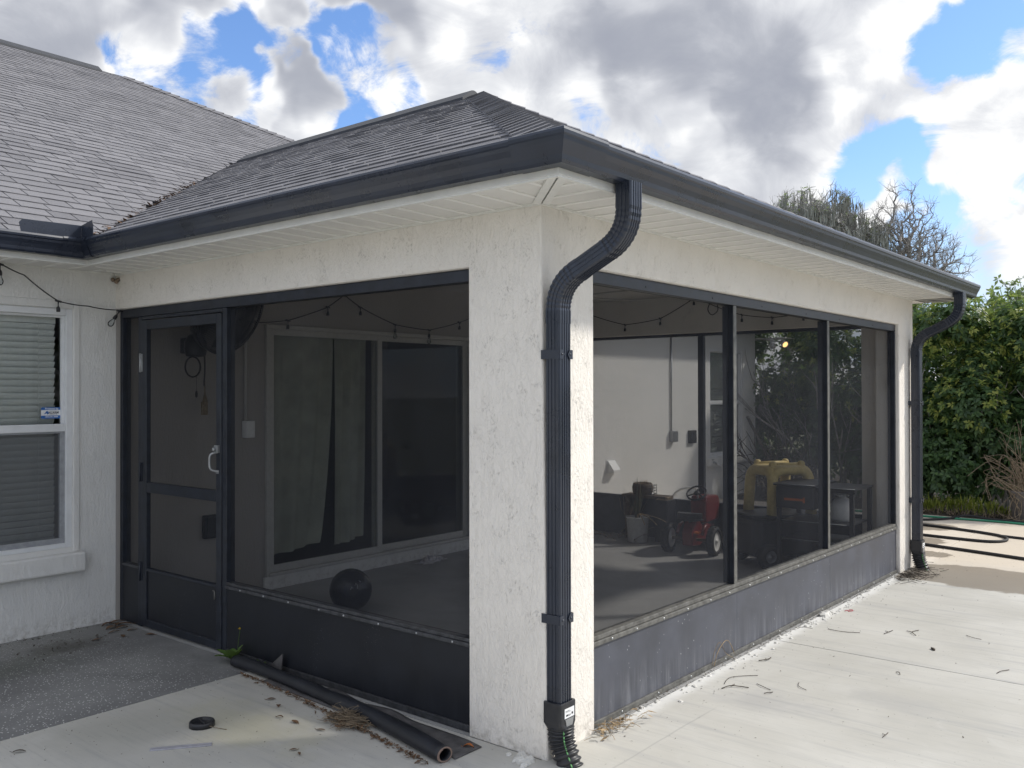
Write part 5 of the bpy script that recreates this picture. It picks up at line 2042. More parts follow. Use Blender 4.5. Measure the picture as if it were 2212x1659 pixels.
r_ = random.Random(11)
for k_ in range(16):
    branchy(m_, (-3.3 + r_.uniform(-.3, .6), 9.75 + r_.uniform(-.2, .3), .0), (r_.gauss(.2, .5), r_.gauss(0, .4), r_.uniform(.5, 1.2)), .62, .02, 2, r_, .6, 3)
rebase(tag(m_.build('brush_pile', M_TWIGD, recalc=False), 'heap of dark cut branches leaning at the far corner of the house', 'brush pile'))
m_ = MB()
m_.tube([(-3.52, 9.70, 1.22), (-2.75, 9.45, .0)], .022, 8)
rebase(tag(m_.build('leaning_pole', M_TWIGD), 'dark pole leaning on the brush pile at the house corner', 'pole'))
# ---------------------------------------------------------------- foreground: roll, mat, cap, debris
def roll_mesh():
    m_ = MB()
    pts_ = [Vector(p) for p in ((-2.215, -.075), (-1.95, -.075), (-1.6, -.10), (-1.25, -.135), (-1.0, -.16), (-.6, -.235), (-.305, -.295))]
    pts_ = [Vector((p.x, p.y, 0)) for p in catmull([(p.x, p.y, 0) for p in pts_], 6)]
    nseg = 40
    turns = 2.3
    vs = []
    for i_, p in enumerate(pts_):
        t = (pts_[min(i_ + 1, len(pts_) - 1)] - pts_[max(i_ - 1, 0)]).normalized()
        s_ = Vector((-t.y, t.x, 0))
        u_ = i_ / (len(pts_) - 1)
        R0 = .036 + .004 * u_ + .002 * math.sin(u_ * 17) - .005 * math.exp(-((u_ - .47) / .04) ** 2)
        for k_ in range(nseg + 1):
            a_ = 2 * math.pi * turns * k_ / nseg + 1.9
            r_ = R0 * (1 - .22 * (1 - k_ / nseg) * 1.0)
            sq = .90
            vs.append(tuple(p + s_ * math.cos(a_) * r_ * 1.04 + Vector((0, 0, R0 * sq + math.sin(a_) * r_ * sq))))
    n_ = nseg + 1
    fs = [(i_ * n_ + k_, i_ * n_ + k_ + 1, (i_ + 1) * n_ + k_ + 1, (i_ + 1) * n_ + k_) for i_ in range(len(pts_) - 1) for k_ in range(nseg)]
    m_.add(vs, fs, True)
    return m_


M_MAT = simple('black_vinyl', (.014, .016, .022), .5, var=.3, scale=8, bump=.15)
M_MATE = simple('worn_vinyl_edge', (.24, .17, .14), .7)
ro_ = roll_mesh().build('vinyl_roll', M_MAT, recalc=False)
sd_ = ro_.modifiers.new('thickness', 'SOLIDIFY')
sd_.thickness = .0042
sd_.offset = 0
ro_.data.materials.append(M_MATE)
sd_.material_offset_rim = 1
tag(ro_, 'rolled up black vinyl sheet lying along the foot of the kick panel', 'rolled sheet')
rebase(ro_)
m_ = MB()
nx_, ny_ = 30, 8
vs = []
for i in range(nx_ + 1):
    for j in range(ny_ + 1):
        u, v = i / nx_, j / ny_
        xa = -1.85 + u * 1.56
        y_a = -.030 - u * .02
        y_b = -.15 - u * .075
        y = y_a + (y_b - y_a) * v
        z = .006 + .020 * (1 - v) * math.exp(-((u - .35) / .28) ** 2) * (1 + .6 * math.sin(u * 24)) + .010 * math.exp(-((u - .62) / .05) ** 2) * (1 - v)
        if u > .93:
            y -= (u - .93) * .3
        vs.append((xa, y, z))
m_.add(vs, [(i * (ny_ + 1) + j, i * (ny_ + 1) + j + 1, (i + 1) * (ny_ + 1) + j + 1, (i + 1) * (ny_ + 1) + j) for i in range(nx_) for j in range(ny_)], True)
m_.add([(-1.98, -.012, .02), (-1.86, -.012, .02), (-1.87, .004, .115), (-1.98, -.014, .0225), (-1.86, -.014, .0225), (-1.87, .002, .115)], [(0, 1, 2), (5, 4, 3), (0, 2, 5, 3), (1, 4, 5, 2)])
M_MATG = simple('dusty_vinyl', (.085, .082, .084), .75, var=.35, scale=14, bump=.2)
fm = m_.build('vinyl_flap', M_MATG, recalc=False)
s2 = fm.modifiers.new('thickness', 'SOLIDIFY')
s2.thickness = .004
rebase(tag(fm, 'flat dusty grey vinyl flap lying between the roll and the kick panel', 'vinyl flap'))

cp = thing('black_cap', 'round black plastic cap with a ridge lying on the pale slab', 'cap', (-1.515, -.725, 0), -.3)
m_ = MB()
m_.lathe([(0, .004), (.052, .004), (.056, .0), (.060, .0), (.060, .020), (.056, .026), (.050, .026), (.048, .019), (0, .018)], (0, 0, 0), 32)
m_.build('disc', M_BLACKP, cp, local=True)
MB().box((-.045, -.006, .0185), (.045, .006, .030)).build('grip', M_BLACKP, cp, local=True, bevel=.003)
m_ = MB()
m_.tube(catmull([(.055, .02, .012), (.09, .06, .004), (.12, .085, .003)], 4), .0016, 5)
m_.build('stem', M_TWIG, cp, local=True)
m_ = MB()
a_, b_ = Vector((-1.432, -1.036, .0)), Vector((-1.270, -.824, .0))
d_ = (b_ - a_).normalized()
e_ = Vector((-d_.y, d_.x, 0)) * .017
m_.add([a_ - e_, b_ - e_, b_ + e_, a_ + e_] + [p + Vector((0, 0, .006)) for p in (a_ - e_ * .8, b_ - e_, b_ + e_, a_ + e_ * .8)],
       [(0, 3, 2, 1), (4, 5, 6, 7), (0, 1, 5, 4), (1, 2, 6, 5), (2, 3, 7, 6), (3, 0, 4, 7)])
rebase(tag(m_.build('grey_strip', simple('grey_plastic_strip', (.33, .33, .37), .5), bevel=.002), 'thin grey plastic strip lying on the pale slab near the black cap', 'strip'))


def leaf_blade(mb, p, d, L, w, curl, n_=4, side=None, teeth=0):
    """a curled leaf: p base, d direction, curl upwards"""
    p, d = Vector(p), Vector(d).normalized()
    s_ = side if side is not None else Vector((-d.y, d.x, 0)).normalized()
    nn = d.cross(s_)
    vs = []
    for k_ in range(n_ + 1):
        t_ = k_ / n_
        ww = w * math.sin(math.pi * min(1, .08 + t_ * .92)) ** .8 * (1 + (teeth * (.35 if k_ % 2 else -.2)))
        c_ = p + d * L * t_ + Vector((0, 0, 1)) * curl * math.sin(math.pi * t_) + nn * 0
        vs += [c_ - s_ * ww + Vector((0, 0, curl * .5)), c_, c_ + s_ * ww + Vector((0, 0, curl * .5))]
    fs = []
    for k_ in range(n_):
        b_ = 3 * k_
        fs += [(b_, b_ + 1, b_ + 4, b_ + 3), (b_ + 1, b_ + 2, b_ + 5, b_ + 4)]
    mb.add(vs, fs, True)


def one_leaf(x, y, L, w, ang, curl, label, mat=M_DEAD, group=None):
    m_ = MB()
    leaf_blade(m_, (-L / 2, 0, .003), (1, 0, 0), L, w, curl)
    m_.tube([(-L / 2, 0, .003), (-L * .75, .004, .006)], .0012, 4)
    o_ = m_.build('dead_leaf', mat, recalc=False)
    o_.location = (x, y, .001)
    o_.rotation_euler = (rnd.uniform(-.1, .1), rnd.uniform(-.1, .1), ang)
    tag(o_, label, 'leaf', group)
    return o_


G1 = 'dead leaves in the corner by the screen door'
for (x, y) in ((-3.735, -.03), (-3.70, -.105), (-3.66, -.06), (-3.60, -.13), (-3.63, -.03), (-3.56, -.075)):  # one heap, none to be told apart
    one_leaf(x, y, rnd.uniform(.07, .11), rnd.uniform(.016, .024), rnd.uniform(0, 6), rnd.uniform(.006, .014),
             'curled brown dead leaf heaped in the corner by the screen door', M_DEAD, G1)
G2 = 'loose dead leaves on the grey slab'
for (x, y, lb_) in ((-3.494, -.17, 'dead leaf just outside the leaf heap on the grey slab'), (-3.449, -.068, 'dead leaf under the hinge edge of the screen door'), (-3.40, -.33, 'long curled dead leaf next to the dark stain on the grey slab'),
                    (-3.246, -.045, 'dead leaf against the sill of the screen door'), (-3.358, -.174, 'dead leaf alone between the stain and the screen door')):
    one_leaf(x, y, rnd.uniform(.05, .09), rnd.uniform(.010, .017), rnd.uniform(0, 6), rnd.uniform(.003, .007), lb_, M_DEAD, G2)
one_leaf(-1.859, -1.422, .055, .010, .9, .006, 'single dark dead leaf on the pale slab nearest the camera side', M_TWIGD)
G3 = 'dead leaves on the pale slab in front of the roll'
for (x, y, lb_) in ((-1.201, -.415, 'dead leaf in the middle of the yellow stained slab'), (-.925, -.632, 'dead leaf at the lower border, one of a close pair, farther from the roll'), (-1.311, -.422, 'dead leaf beside the black cap on its roll side'),
                    (-1.563, -.293, 'dead leaf nearest the edge of the grey slab'), (-.865, -.645, 'dead leaf nearest the bottom border of the picture'), (-1.45, -.33, 'dead leaf between the grey slab edge and the needle clump'), (-1.02, -.40, 'dead leaf just in front of the needle clump')):
    one_leaf(x, y, rnd.uniform(.03, .055), rnd.uniform(.007, .013), rnd.uniform(0, 6), rnd.uniform(.002, .006), lb_, M_DEAD, G3)
one_leaf(-.33, -.115, .05, .013, .4, .012, 'orange leaf on the vinyl flap at the foot of the corner pillar', simple('orange_leaf', (.42, .13, .03), .6))

G4 = 'dry twigs scattered on the sunny patio'
tw = [((.187, 1.352), (.295, 1.457), .0045), ((.162, 1.435), (.243, 1.689), .003), ((.186, 2.933), (.387, 2.967), .0032), ((.520, 3.037), (.538, 3.167), .0036), ((.696, 3.129), (.673, 3.277), .004),
      ((1.281, 2.58), (1.322, 2.698), .0035), ((.830, 2.241), (.861, 2.21), .004), ((1.078, 1.193), (1.08, 1.27), .003), ((.397, 1.423), (.425, 1.471), .004), ((-.0 + .02, 2.817), (.10, 2.88), .0025),
      ((.13, 1.95), (.16, 2.06), .005), ((.30, 1.55), (.40, 1.50), .003), ((.55, 1.62), (.47, 1.72), .0025), ((.95, 3.35), (1.05, 3.30), .0028)]
TL = ['long straight twig nearest the grass clump', 'thin twig crossing beside the long straight one', 'long thin twig just past the patio joint, near the wall', 'short bent twig past the joint in the middle of the patio',
      'curved twig farthest from the wall past the joint', 'thin twig beyond the joint near the right border', 'dark stub of a twig on the joint line', 'short crooked twig in the open near patio', 'small twig stub close to the long straight one',
      'thin twig against the kick panel just past the joint', 'thick short twig close to the kick panel', 'tiny twig between the straight twig and the wall', 'pale thin twig out on the near patio', 'faint twig far out beyond the joint']
for (a, b, r_), lb_ in zip(tw, TL):
    a, b = Vector((*a, 0)), Vector((*b, 0))
    d_ = b - a
    s_ = Vector((-d_.y, d_.x, 0)) * rnd.uniform(-.22, .22)
    m_ = MB()
    z_ = Vector((0, 0, r_))
    pts_ = [a + z_, a + d_ * .35 + s_ + z_ * 2.2, a + d_ * .7 + s_ * .7 + z_ * 1.6, b + z_]
    m_.tube(catmull(pts_, 3), r_ * .58, 5)
    if rnd.random() < .5:
        m_.tube([a + d_ * .4 + s_ + z_ * 2, a + d_ * .62 + s_ * 1.0 + Vector((-d_.y, d_.x, 0)) * .25 + z_], r_ * .5, 4)
    rebase(tag(m_.build('twig', M_TWIGD, recalc=False), lb_, 'twig', G4))
cur = MB()
cur.prism([(.852, 2.877), (.868, 2.855), (.882, 2.838), (.886, 2.848), (.872, 2.868)], .0, .012)
rebase(tag(cur.build('bark_chip', M_TWIGD), 'thick dark bark chip on the patio just past the long joint line', 'bark chip'))
m_ = MB()
m_.tube(catmull([(.10, 3.50, .003), (.13, 3.56, .005), (.145, 3.54, .004), (.125, 3.50, .003)], 4), .0025, 5)
rebase(tag(m_.build('red_tie', simple('red_plastic', (.45, .03, .05), .5)), 'small red plastic tie on the patio near the kick panel', 'tie'))
m_ = MB()
m_.tube(catmull([(-.015, 1.66, .01), (-.008, 1.70, .09), (-.004, 1.79, .135), (-.008, 1.86, .10), (-.012, 1.92, .03)], 6), .0022, 5)
m_.tube(catmull([(-.015, 1.64, .02), (-.010, 1.66, .10), (-.006, 1.72, .14), (-.010, 1.80, .06), (-.012, 1.90, .01)], 6), .0014, 4)
rebase(tag(m_.build('dry_vine', M_STRAW), 'thin pale dry vine looping against the dusty kick panel', 'vine'))


def litter(name, label, cat, gen_, n_, mat, seed, kind='stuff'):
    r_ = random.Random(seed)
    m_ = MB()
    for i_ in range(n_):
        gen_(m_, r_, i_ / n_)
    o_ = m_.build(name, mat, recalc=False)
    tag(o_, label, cat)
    o_['kind'] = kind
    return o_


def flake(m_, r_, p, s_):
    a_ = r_.random() * 6.3
    u_ = Vector((math.cos(a_), math.sin(a_), r_.uniform(-.1, .5))) * s_
    w_ = Vector((-math.sin(a_), math.cos(a_), r_.uniform(-.2, .4))) * s_ * r_.uniform(.25, .6)
    m_.add([p - u_, p - w_ * .7, p + u_, p + w_], [(0, 1, 2, 3)])


def g_roll(m_, r_, t):
    x = -2.1 + r_.random() ** .8 * 1.75
    yc = -.075 - .225 * max(0, (x + 2.2) / 1.9) ** 1.6
    p = Vector((x, yc - .058 - abs(r_.gauss(0, .020)), .004 + abs(r_.gauss(0, .006))))
    flake(m_, r_, p, r_.uniform(.004, .016))


litter('leaf_litter', 'crumbled brown leaf litter along the front of the vinyl roll', 'leaf litter', g_roll, 620, M_DEAD, 21)


def g_needle(m_, r_, t):
    p = Vector((-.985 + r_.gauss(0, .060), -.262 + r_.gauss(0, .030), .012 + abs(r_.gauss(0, .020))))
    a_ = r_.random() * 6.3
    L_ = r_.uniform(.03, .07)
    d_ = Vector((math.cos(a_), math.sin(a_), r_.uniform(-.25, .35))) * L_
    b_ = Vector((-d_.y, d_.x, r_.uniform(0, .03))) * r_.uniform(-.4, .4)
    m_.tube([p - d_, p + b_, p + d_], .0012, 3, cap=False)


litter('pine_needles', 'nest like clump of dry needles against the vinyl roll', 'needles', g_needle, 230, M_TWIG, 22)


def g_clump2(m_, r_, t):
    p = Vector((-.96 + r_.gauss(0, .09), -.275 + r_.gauss(0, .03), .008 + abs(r_.gauss(0, .012))))
    flake(m_, r_, p, r_.uniform(.010, .03))


litter('leaf_scraps', 'reddish leaf scraps mixed round the needle clump', 'leaf scraps', g_clump2, 60, M_DEAD, 23)


def g_patio(m_, r_, t):
    x, y = r_.uniform(.05, 1.9), r_.uniform(.4, 6.5)
    if r_.random() < .45:
        x = .05 + abs(r_.gauss(0, .16))
    flake(m_, r_, Vector((x, y, .003)), r_.uniform(.002, .008))


litter('patio_crumbs', 'small dark crumbs of litter over the sunny patio', 'litter', g_patio, 420, M_TWIGD, 24)


def g_slab(m_, r_, t):
    x, y = r_.uniform(-2.06, -.1), r_.uniform(-1.6, -.25)
    flake(m_, r_, Vector((x, y, .003)), r_.uniform(.0015, .006))


litter('slab_crumbs', 'fine dark crumbs of litter over the shaded pale slab', 'litter', g_slab, 330, M_TWIGD, 25)


def g_grey(m_, r_, t):
    if r_.random() < .5:
        x, y = -3.79 + abs(r_.gauss(0, .05)), r_.uniform(-1.6, -.02)
    else:
        x, y = -3.42 + r_.gauss(0, .13), -.52 + r_.gauss(0, .16)
    flake(m_, r_, Vector((x, y, .005)), r_.uniform(.003, .014))


litter('wall_litter', 'dark leaf crumbs along the foot of the house wall on the grey slab', 'litter', g_grey, 260, M_TWIGD, 26)


def g_kick(m_, r_, t):
    y = r_.uniform(.42, 5.2)
    p = Vector((-.012 + abs(r_.gauss(0, .022)), y, .006 + abs(r_.gauss(0, .006))))
    flake(m_, r_, p, r_.uniform(.003, .012))


litter('kick_litter', 'dark litter caught along the foot of the long kick panel', 'litter', g_kick, 520, M_TWIGD, 27)


def g_corner(m_, r_, t):
    p = Vector((.02 + abs(r_.gauss(0, .045)), .52 + r_.gauss(0, .085), .01 + abs(r_.gauss(0, .016))))
    a_ = r_.random() * 6.3
    d_ = Vector((math.cos(a_), math.sin(a_), r_.uniform(-.2, .25))) * r_.uniform(.015, .045)
    if r_.random() < .4:
        flake(m_, r_, p, r_.uniform(.01, .03))
    else:
        m_.tube([p - d_, p + Vector((0, 0, .006)), p + d_], .0014, 3, cap=False)


litter('grass_clump', 'clump of dry grass and leaf scraps at the start of the long kick panel', 'dry grass', g_corner, 95, M_STRAW, 28)


def g_far(m_, r_, t):
    p = Vector((.06 + abs(r_.gauss(0, .10)), 5.15 + r_.gauss(0, .20), .008 + abs(r_.gauss(0, .012))))
    a_ = r_.random() * 6.3
    d_ = Vector((math.cos(a_), math.sin(a_), r_.uniform(-.1, .3))) * r_.uniform(.015, .05)
    m_.tube([p - d_, p + d_], .0022, 3, cap=False)


litter('pillar_litter', 'dark twiggy litter round the foot of the far pillar', 'litter', g_far, 200, M_TWIGD, 29)


def lump(m_, p, s_, r_):
    vs = []
    n_ = 7
    for j in range(4):
        for k_ in range(n_):
            a_ = 2 * math.pi * k_ / n_
            q_ = math.cos(j / 3.3 * math.pi / 2) * s_ * r_.uniform(.75, 1.2)
            vs.append((p[0] + q_ * math.cos(a_), p[1] + q_ * math.sin(a_) * 1.2, p[2] + math.sin(j / 3 * math.pi / 2) * s_ * .7 * r_.uniform(.8, 1.1)))
    fs = [(j * n_ + k_, j * n_ + (k_ + 1) % n_, (j + 1) * n_ + (k_ + 1) % n_, (j + 1) * n_ + k_) for j in range(3) for k_ in range(n_)] + [tuple(3 * n_ + k_ for k_ in range(n_))]
    m_.add(vs, fs)


def g_mortar(m_, r_, t):
    if r_.random() < .35:
        p = (.03 + r_.uniform(0, .05), r_.uniform(2.9, 4.1), 0)
    else:
        p = (.0 + abs(r_.gauss(0, .035)), r_.uniform(.45, 5.1), 0)
    lump(m_, p, r_.uniform(.004, .013), r_)


litter('mortar_crumbs', 'white mortar crumbs along the foot of the long kick panel', 'mortar crumbs', g_mortar, 160, M_MORTAR, 30)
r_ = random.Random(31)
m_ = MB()
for k_ in range(16):
    lump(m_, (-.06 + r_.gauss(0, .05), -.055 + r_.gauss(0, .02), 0), r_.uniform(.010, .032), r_)
rebase(tag(m_.build('broken_mortar', M_MORTAR, recalc=False), 'broken white mortar lumps at the foot of the near corner pillar', 'mortar'))
m_ = MB()
lump(m_, (-.0 + .03, 3.28, .0), .045, r_)
lump(m_, (.02, 3.36, 0), .03, r_)
rebase(tag(m_.build('mortar_blob', M_MORTAR, recalc=False), 'white mortar blob beside the dusty kick panel near its middle', 'mortar'))
# mud wasp nest in the inner corner
m_ = MB()
r_ = random.Random(8)
for k_ in range(7):
    p = Vector((-3.765 + r_.gauss(0, .012), -.02 + r_.gauss(0, .014), 2.40 + r_.gauss(0, .014)))
    m_.lathe([(.015 * math.sin(math.pi * j / 6), -.015 * math.cos(math.pi * j / 6)) for j in range(7)], p, 8)
rebase(tag(m_.build('wasp_nest', simple('dry_mud', (.20, .15, .11), .95, var=.3, scale=60, bump=.6)), 'little brown mud wasp nest in the corner under the soffit', 'wasp nest'))

# weed with a yellow flower
wd = thing('weed', 'green lobed weed with a yellow flower growing at the end of the vinyl roll', 'weed', (-2.30, -.02, 0))
m_ = MB()
for (a_, L_, el) in ((3.6, .12, .5), (5.4, .15, .75), (.3, .10, 1.0), (2.4, .09, .5), (4.5, .12, .35), (1.2, .10, 1.1), (5.9, .13, .45)):
    d_ = Vector((math.cos(a_), math.sin(a_) * .8 - .1, el))
    leaf_blade(m_, (-2.30, -.035, .01), d_, L_, .026, .01, 8, None, .6)
m_.build('leaves', M_WEED, wd, recalc=False)
m_ = MB()
m_.tube(catmull([(-2.28, -.02, .01), (-2.26, -.03, .10), (-2.245, -.025, .20)], 4), .0016, 5)
m_.build('stem', M_WEED, wd)
m_ = MB()
for k_ in range(9):
    a_ = 2 * math.pi * k_ / 9
    leaf_blade(m_, (-2.245, -.025, .20), (math.cos(a_) * .7, math.sin(a_) * .7 - .6, .5), .015, .004, .001, 2)
m_.build('flower', simple('yellow_petal', (.65, .45, .03), .6), wd, recalc=False)
w2 = MB()
for (x, y, a_, L_) in ((-2.08, .0, 5.2, .05), (-2.05, .0, .6, .045), (-2.06, -.01, 4.0, .05), (-2.03, .0, 5.8, .04)):
    leaf_blade(w2, (x, y - .01, .02), (math.cos(a_), math.sin(a_) * .6, .9), L_, .009, .003, 4)
rebase(tag(w2.build('weed_sprout', M_WEED, recalc=False), 'tiny pale weed sprout between the roll and the kick panel', 'weed'))

# ---------------------------------------------------------------- hoses


def hose(name, label, pts_, r_, mat):
    m_ = MB()
    m_.tube(catmull(pts_, 8), r_, 8)
    return rebase(tag(m_.build(name, mat), label, 'hose'))


hose('garden_hose', 'black garden hose looping over the sunny far patio', [(-1.6, 7.4, .016), (-.75, 7.5, .016), (-.412, 7.46, .016), (-.05, 7.42, .016), (.22, 7.42, .016), (.345, 7.52, .016), (.372, 7.68, .016), (.31, 7.86, .016), (.14, 8.00, .016), (-.25, 8.16, .016),
     (-.62, 8.26, .016), (-1.3, 8.35, .018), (-2.2, 8.3, .016)], .0155, M_BLACKR)
hose('garden_hose', 'straight black garden hose nearest the far drain pipe', [(-1.9, 7.4, .016), (-1.0, 7.05, .016), (-.245, 6.82, .016), (.25, 6.69, .016), (.724, 6.55, .016), (1.5, 6.3, .016), (2.6, 6.2, .016)], .0155, M_BLACKR)
hose('garden_hose', 'black garden hose crossing over the green hose along the patio edge', [(-1.8, 8.3, .016), (-1.0, 8.62, .016), (-.741, 8.72, .016), (-.52, 8.98, .020), (-.361, 9.22, .042), (-.1, 9.235, .02), (.283, 9.215, .016), (1.2, 9.1, .016), (2.4, 8.9, .016)], .0145, M_BLACKR)
hose('garden_hose', 'green garden hose lying along the back edge of the patio', [(-2.6, 9.0, .015), (-1.6, 9.03, .015), (-.83, 9.05, .015), (-.45, 9.06, .015), (-.05, 9.09, .015), (.3, 9.06, .015), (1.2, 8.9, .015), (2.4, 8.8, .015)], .0135, M_GREENH)
hose('garden_hose', 'dark hose end behind the black loop running off the patio edge', [(.28, 7.93, .014), (.5, 7.88, .014), (.9, 7.8, .014), (2.0, 7.5, .014)], .0135, M_BLACKR)

# ---------------------------------------------------------------- hedge, border plants, dry vines in a pot


def leaf_cloud(n_cl, place, seed, size=(.05, .09), per=6, ratio=.42, up_=.6, out_=None, droop=.25):
    """whorls of pointed leaves; returns numpy verts and quads (each leaf is two faces folded on its midrib)"""
    r_ = np.random.default_rng(seed)
    V = np.zeros((n_cl * per, 6, 3))
    c = place(r_, n_cl)                                   # (n,3) centres, (n,3) outward directions
    cen, nrm = c
    k_ = 0
    a0 = r_.random(n_cl) * 6.283
    for j in range(per):
        a_ = a0 + j * 6.283 / per + r_.normal(0, .25, n_cl)
        ref = np.tile(np.array([[.37, .21, .9]]), (n_cl, 1))
        t1 = np.cross(nrm, ref)
        t1 /= np.linalg.norm(t1, axis=1, keepdims=True) + 1e-6
        t2 = np.cross(nrm, t1)
        d_ = t1 * np.cos(a_)[:, None] + t2 * np.sin(a_)[:, None]
        tilt = r_.uniform(.15, 1.0, n_cl)[:, None]
        d_ = d_ + nrm * tilt * up_
        d_[:, 2] += r_.normal(0, .15, n_cl)
        d_ /= np.linalg.norm(d_, axis=1, keepdims=True)
        s_ = np.cross(d_, nrm)
        s_ /= np.linalg.norm(s_, axis=1, keepdims=True) + 1e-6
        L_ = r_.uniform(size[0], size[1], n_cl)[:, None]
        w_ = L_ * ratio * .5
        dn = np.array([[0, 0, -1.0]]) * L_ * droop
        up3 = np.cross(s_, d_) * L_ * .08
        b_ = cen + d_ * L_ * .06
        mid = b_ + d_ * L_ * .5 + dn * .25
        tip = b_ + d_ * L_ + dn
        V[j * n_cl:(j + 1) * n_cl, 0] = b_
        V[j * n_cl:(j + 1) * n_cl, 1] = mid - s_ * w_ + up3
        V[j * n_cl:(j + 1) * n_cl, 2] = mid
        V[j * n_cl:(j + 1) * n_cl, 3] = mid + s_ * w_ + up3
        V[j * n_cl:(j + 1) * n_cl, 4] = tip
        V[j * n_cl:(j + 1) * n_cl, 5] = mid
    return V[:, :5].reshape(-1, 3)


def build_leaves(name, verts, mat, parent, kind=None):
    n_ = len(verts) // 5
    base = np.arange(n_)[:, None] * 5
    q1 = base + np.array([[0, 1, 2]])
    q2 = base + np.array([[1, 4, 2]])
    q3 = base + np.array([[0, 2, 3]])
    q4 = base + np.array([[2, 4, 3]])
    tris = np.concatenate([q1, q2, q3, q4]).astype(np.int32)
    me = bpy.data.meshes.new(name)
    w0 = np.array(WLOC[parent.name]) if parent is not None else np.zeros(3)
    me.vertices.add(len(verts))
    me.vertices.foreach_set('co', (verts - w0).astype(np.float32).ravel())
    me.loops.add(len(tris) * 3)
    me.loops.foreach_set('vertex_index', tris.ravel())
    me.polygons.add(len(tris))
    me.polygons.foreach_set('loop_start', np.arange(len(tris), dtype=np.int32) * 3)
    me.update(calc_edges=True)
    me.validate()
    me.materials.append(mat)
    o_ = bpy.data.objects.new(name, me)
    C.objects.link(o_)
    if parent is not None:
        o_.parent = parent
    if kind:
        o_['kind'] = kind
    return o_


def ell_place(cs, shell=.35):
    """clusters over a set of ellipsoids (cx, cy, cz, rx, ry, rz), mostly near their surfaces"""
    cs = np.array(cs, float)

    def f(r_, n_):
        w_ = cs[:, 3] * cs[:, 5]
        idx = r_.choice(len(cs), n_, p=w_ / w_.sum())
        d_ = r_.normal(size=(n_, 3))
        d_ /= np.linalg.norm(d_, axis=1, keepdims=True)
        rad = 1 - np.abs(r_.normal(0, shell, n_))
        rad = np.clip(rad, .15, 1.08)
        cen = cs[idx, :3] + d_ * cs[idx, 3:] * rad[:, None]
        keep = cen[:, 2] > .06
        cen[~keep, 2] = .06 + r_.random((~keep).sum()) * .2
        nn = d_ / cs[idx, 3:]
        nn /= np.linalg.norm(nn, axis=1, keepdims=True)
        nn = nn * .8 + np.array([[0, 0, .55]])
        nn /= np.linalg.norm(nn, axis=1, keepdims=True)
        return cen, nn
    return f


rr_ = random.Random(77)


def shrub(label, x0, x1, y, h, seed, group, n_cl, young):
    root = thing('hedge_shrub', label, 'hedge shrub', ((x0 + x1) / 2, y, 0), 0, group)
    r_ = random.Random(seed)
    cs = []
    w_ = x1 - x0
    nb = max(5, int(w_ * 7))
    for k_ in range(nb):
        cz = r_.uniform(.35, h - .35)
        cs.append((r_.uniform(x0 + .1, x1 - .1), y + r_.uniform(-.12, .45), cz, r_.uniform(.32, .55), r_.uniform(.30, .5), r_.uniform(.28, .5)))
    for k_ in range(int(w_ * 4) + 2):
        cs.append((r_.uniform(x0, x1), y + r_.uniform(0, .5), h - r_.uniform(.1, .5), r_.uniform(.18, .34), r_.uniform(.2, .3), r_.uniform(.25, .45)))
    m_ = MB()
    for k_ in range(int(w_ * 5) + 3):
        branchy(m_, (r_.uniform(x0 + .1, x1 - .1), y + .25, -.02), (r_.gauss(0, .25), r_.gauss(0, .2), 1), h * .45, .022, 2, r_, .45, 3, .1)
    m_.build('stems', M_BARK, root, recalc=False)
    build_leaves('foliage', leaf_cloud(n_cl, ell_place(cs, .30), seed, (.055, .105), 6, .46, .55), M_HEDGE, root)
    tops = [c for c in cs if c[2] > h * .45]
    build_leaves('young_foliage', leaf_cloud(young, ell_place([(c[0], c[1] - .05, c[2] + .03, c[3] * 1.04, c[4] * 1.04, c[5] * 1.04) for c in tops], .06), seed + 1, (.045, .085), 6, .42, .9), M_HEDGET, root)
    # dark inner twigs and old leaves that close the middle
    inner = [(x0 + w_ * (k_ + .5) / 6, y + .42, h * .42, w_ / 6, .25, h * .40) for k_ in range(6)]
    build_leaves('inner_foliage', leaf_cloud(int(n_cl * .5), ell_place(inner, .5), seed + 2, (.08, .15), 5, .55, .4), M_HEDGE, root)


HG = 'hedge shrubs along the back of the patio'
shrub('broad leaved green hedge shrub right of the far drain pipe behind the hoses', -1.30, .95, 10.05, 2.70, 101, HG, 3800, 900)
shrub('dim green hedge shrub seen through the two screens behind the griddle', -2.9, -1.25, 10.35, 2.75, 102, HG, 1500, 300)
shrub('dim green hedge shrub at the house corner seen through both screens', -5.2, -2.85, 10.95, 2.9, 103, HG, 1600, 250)


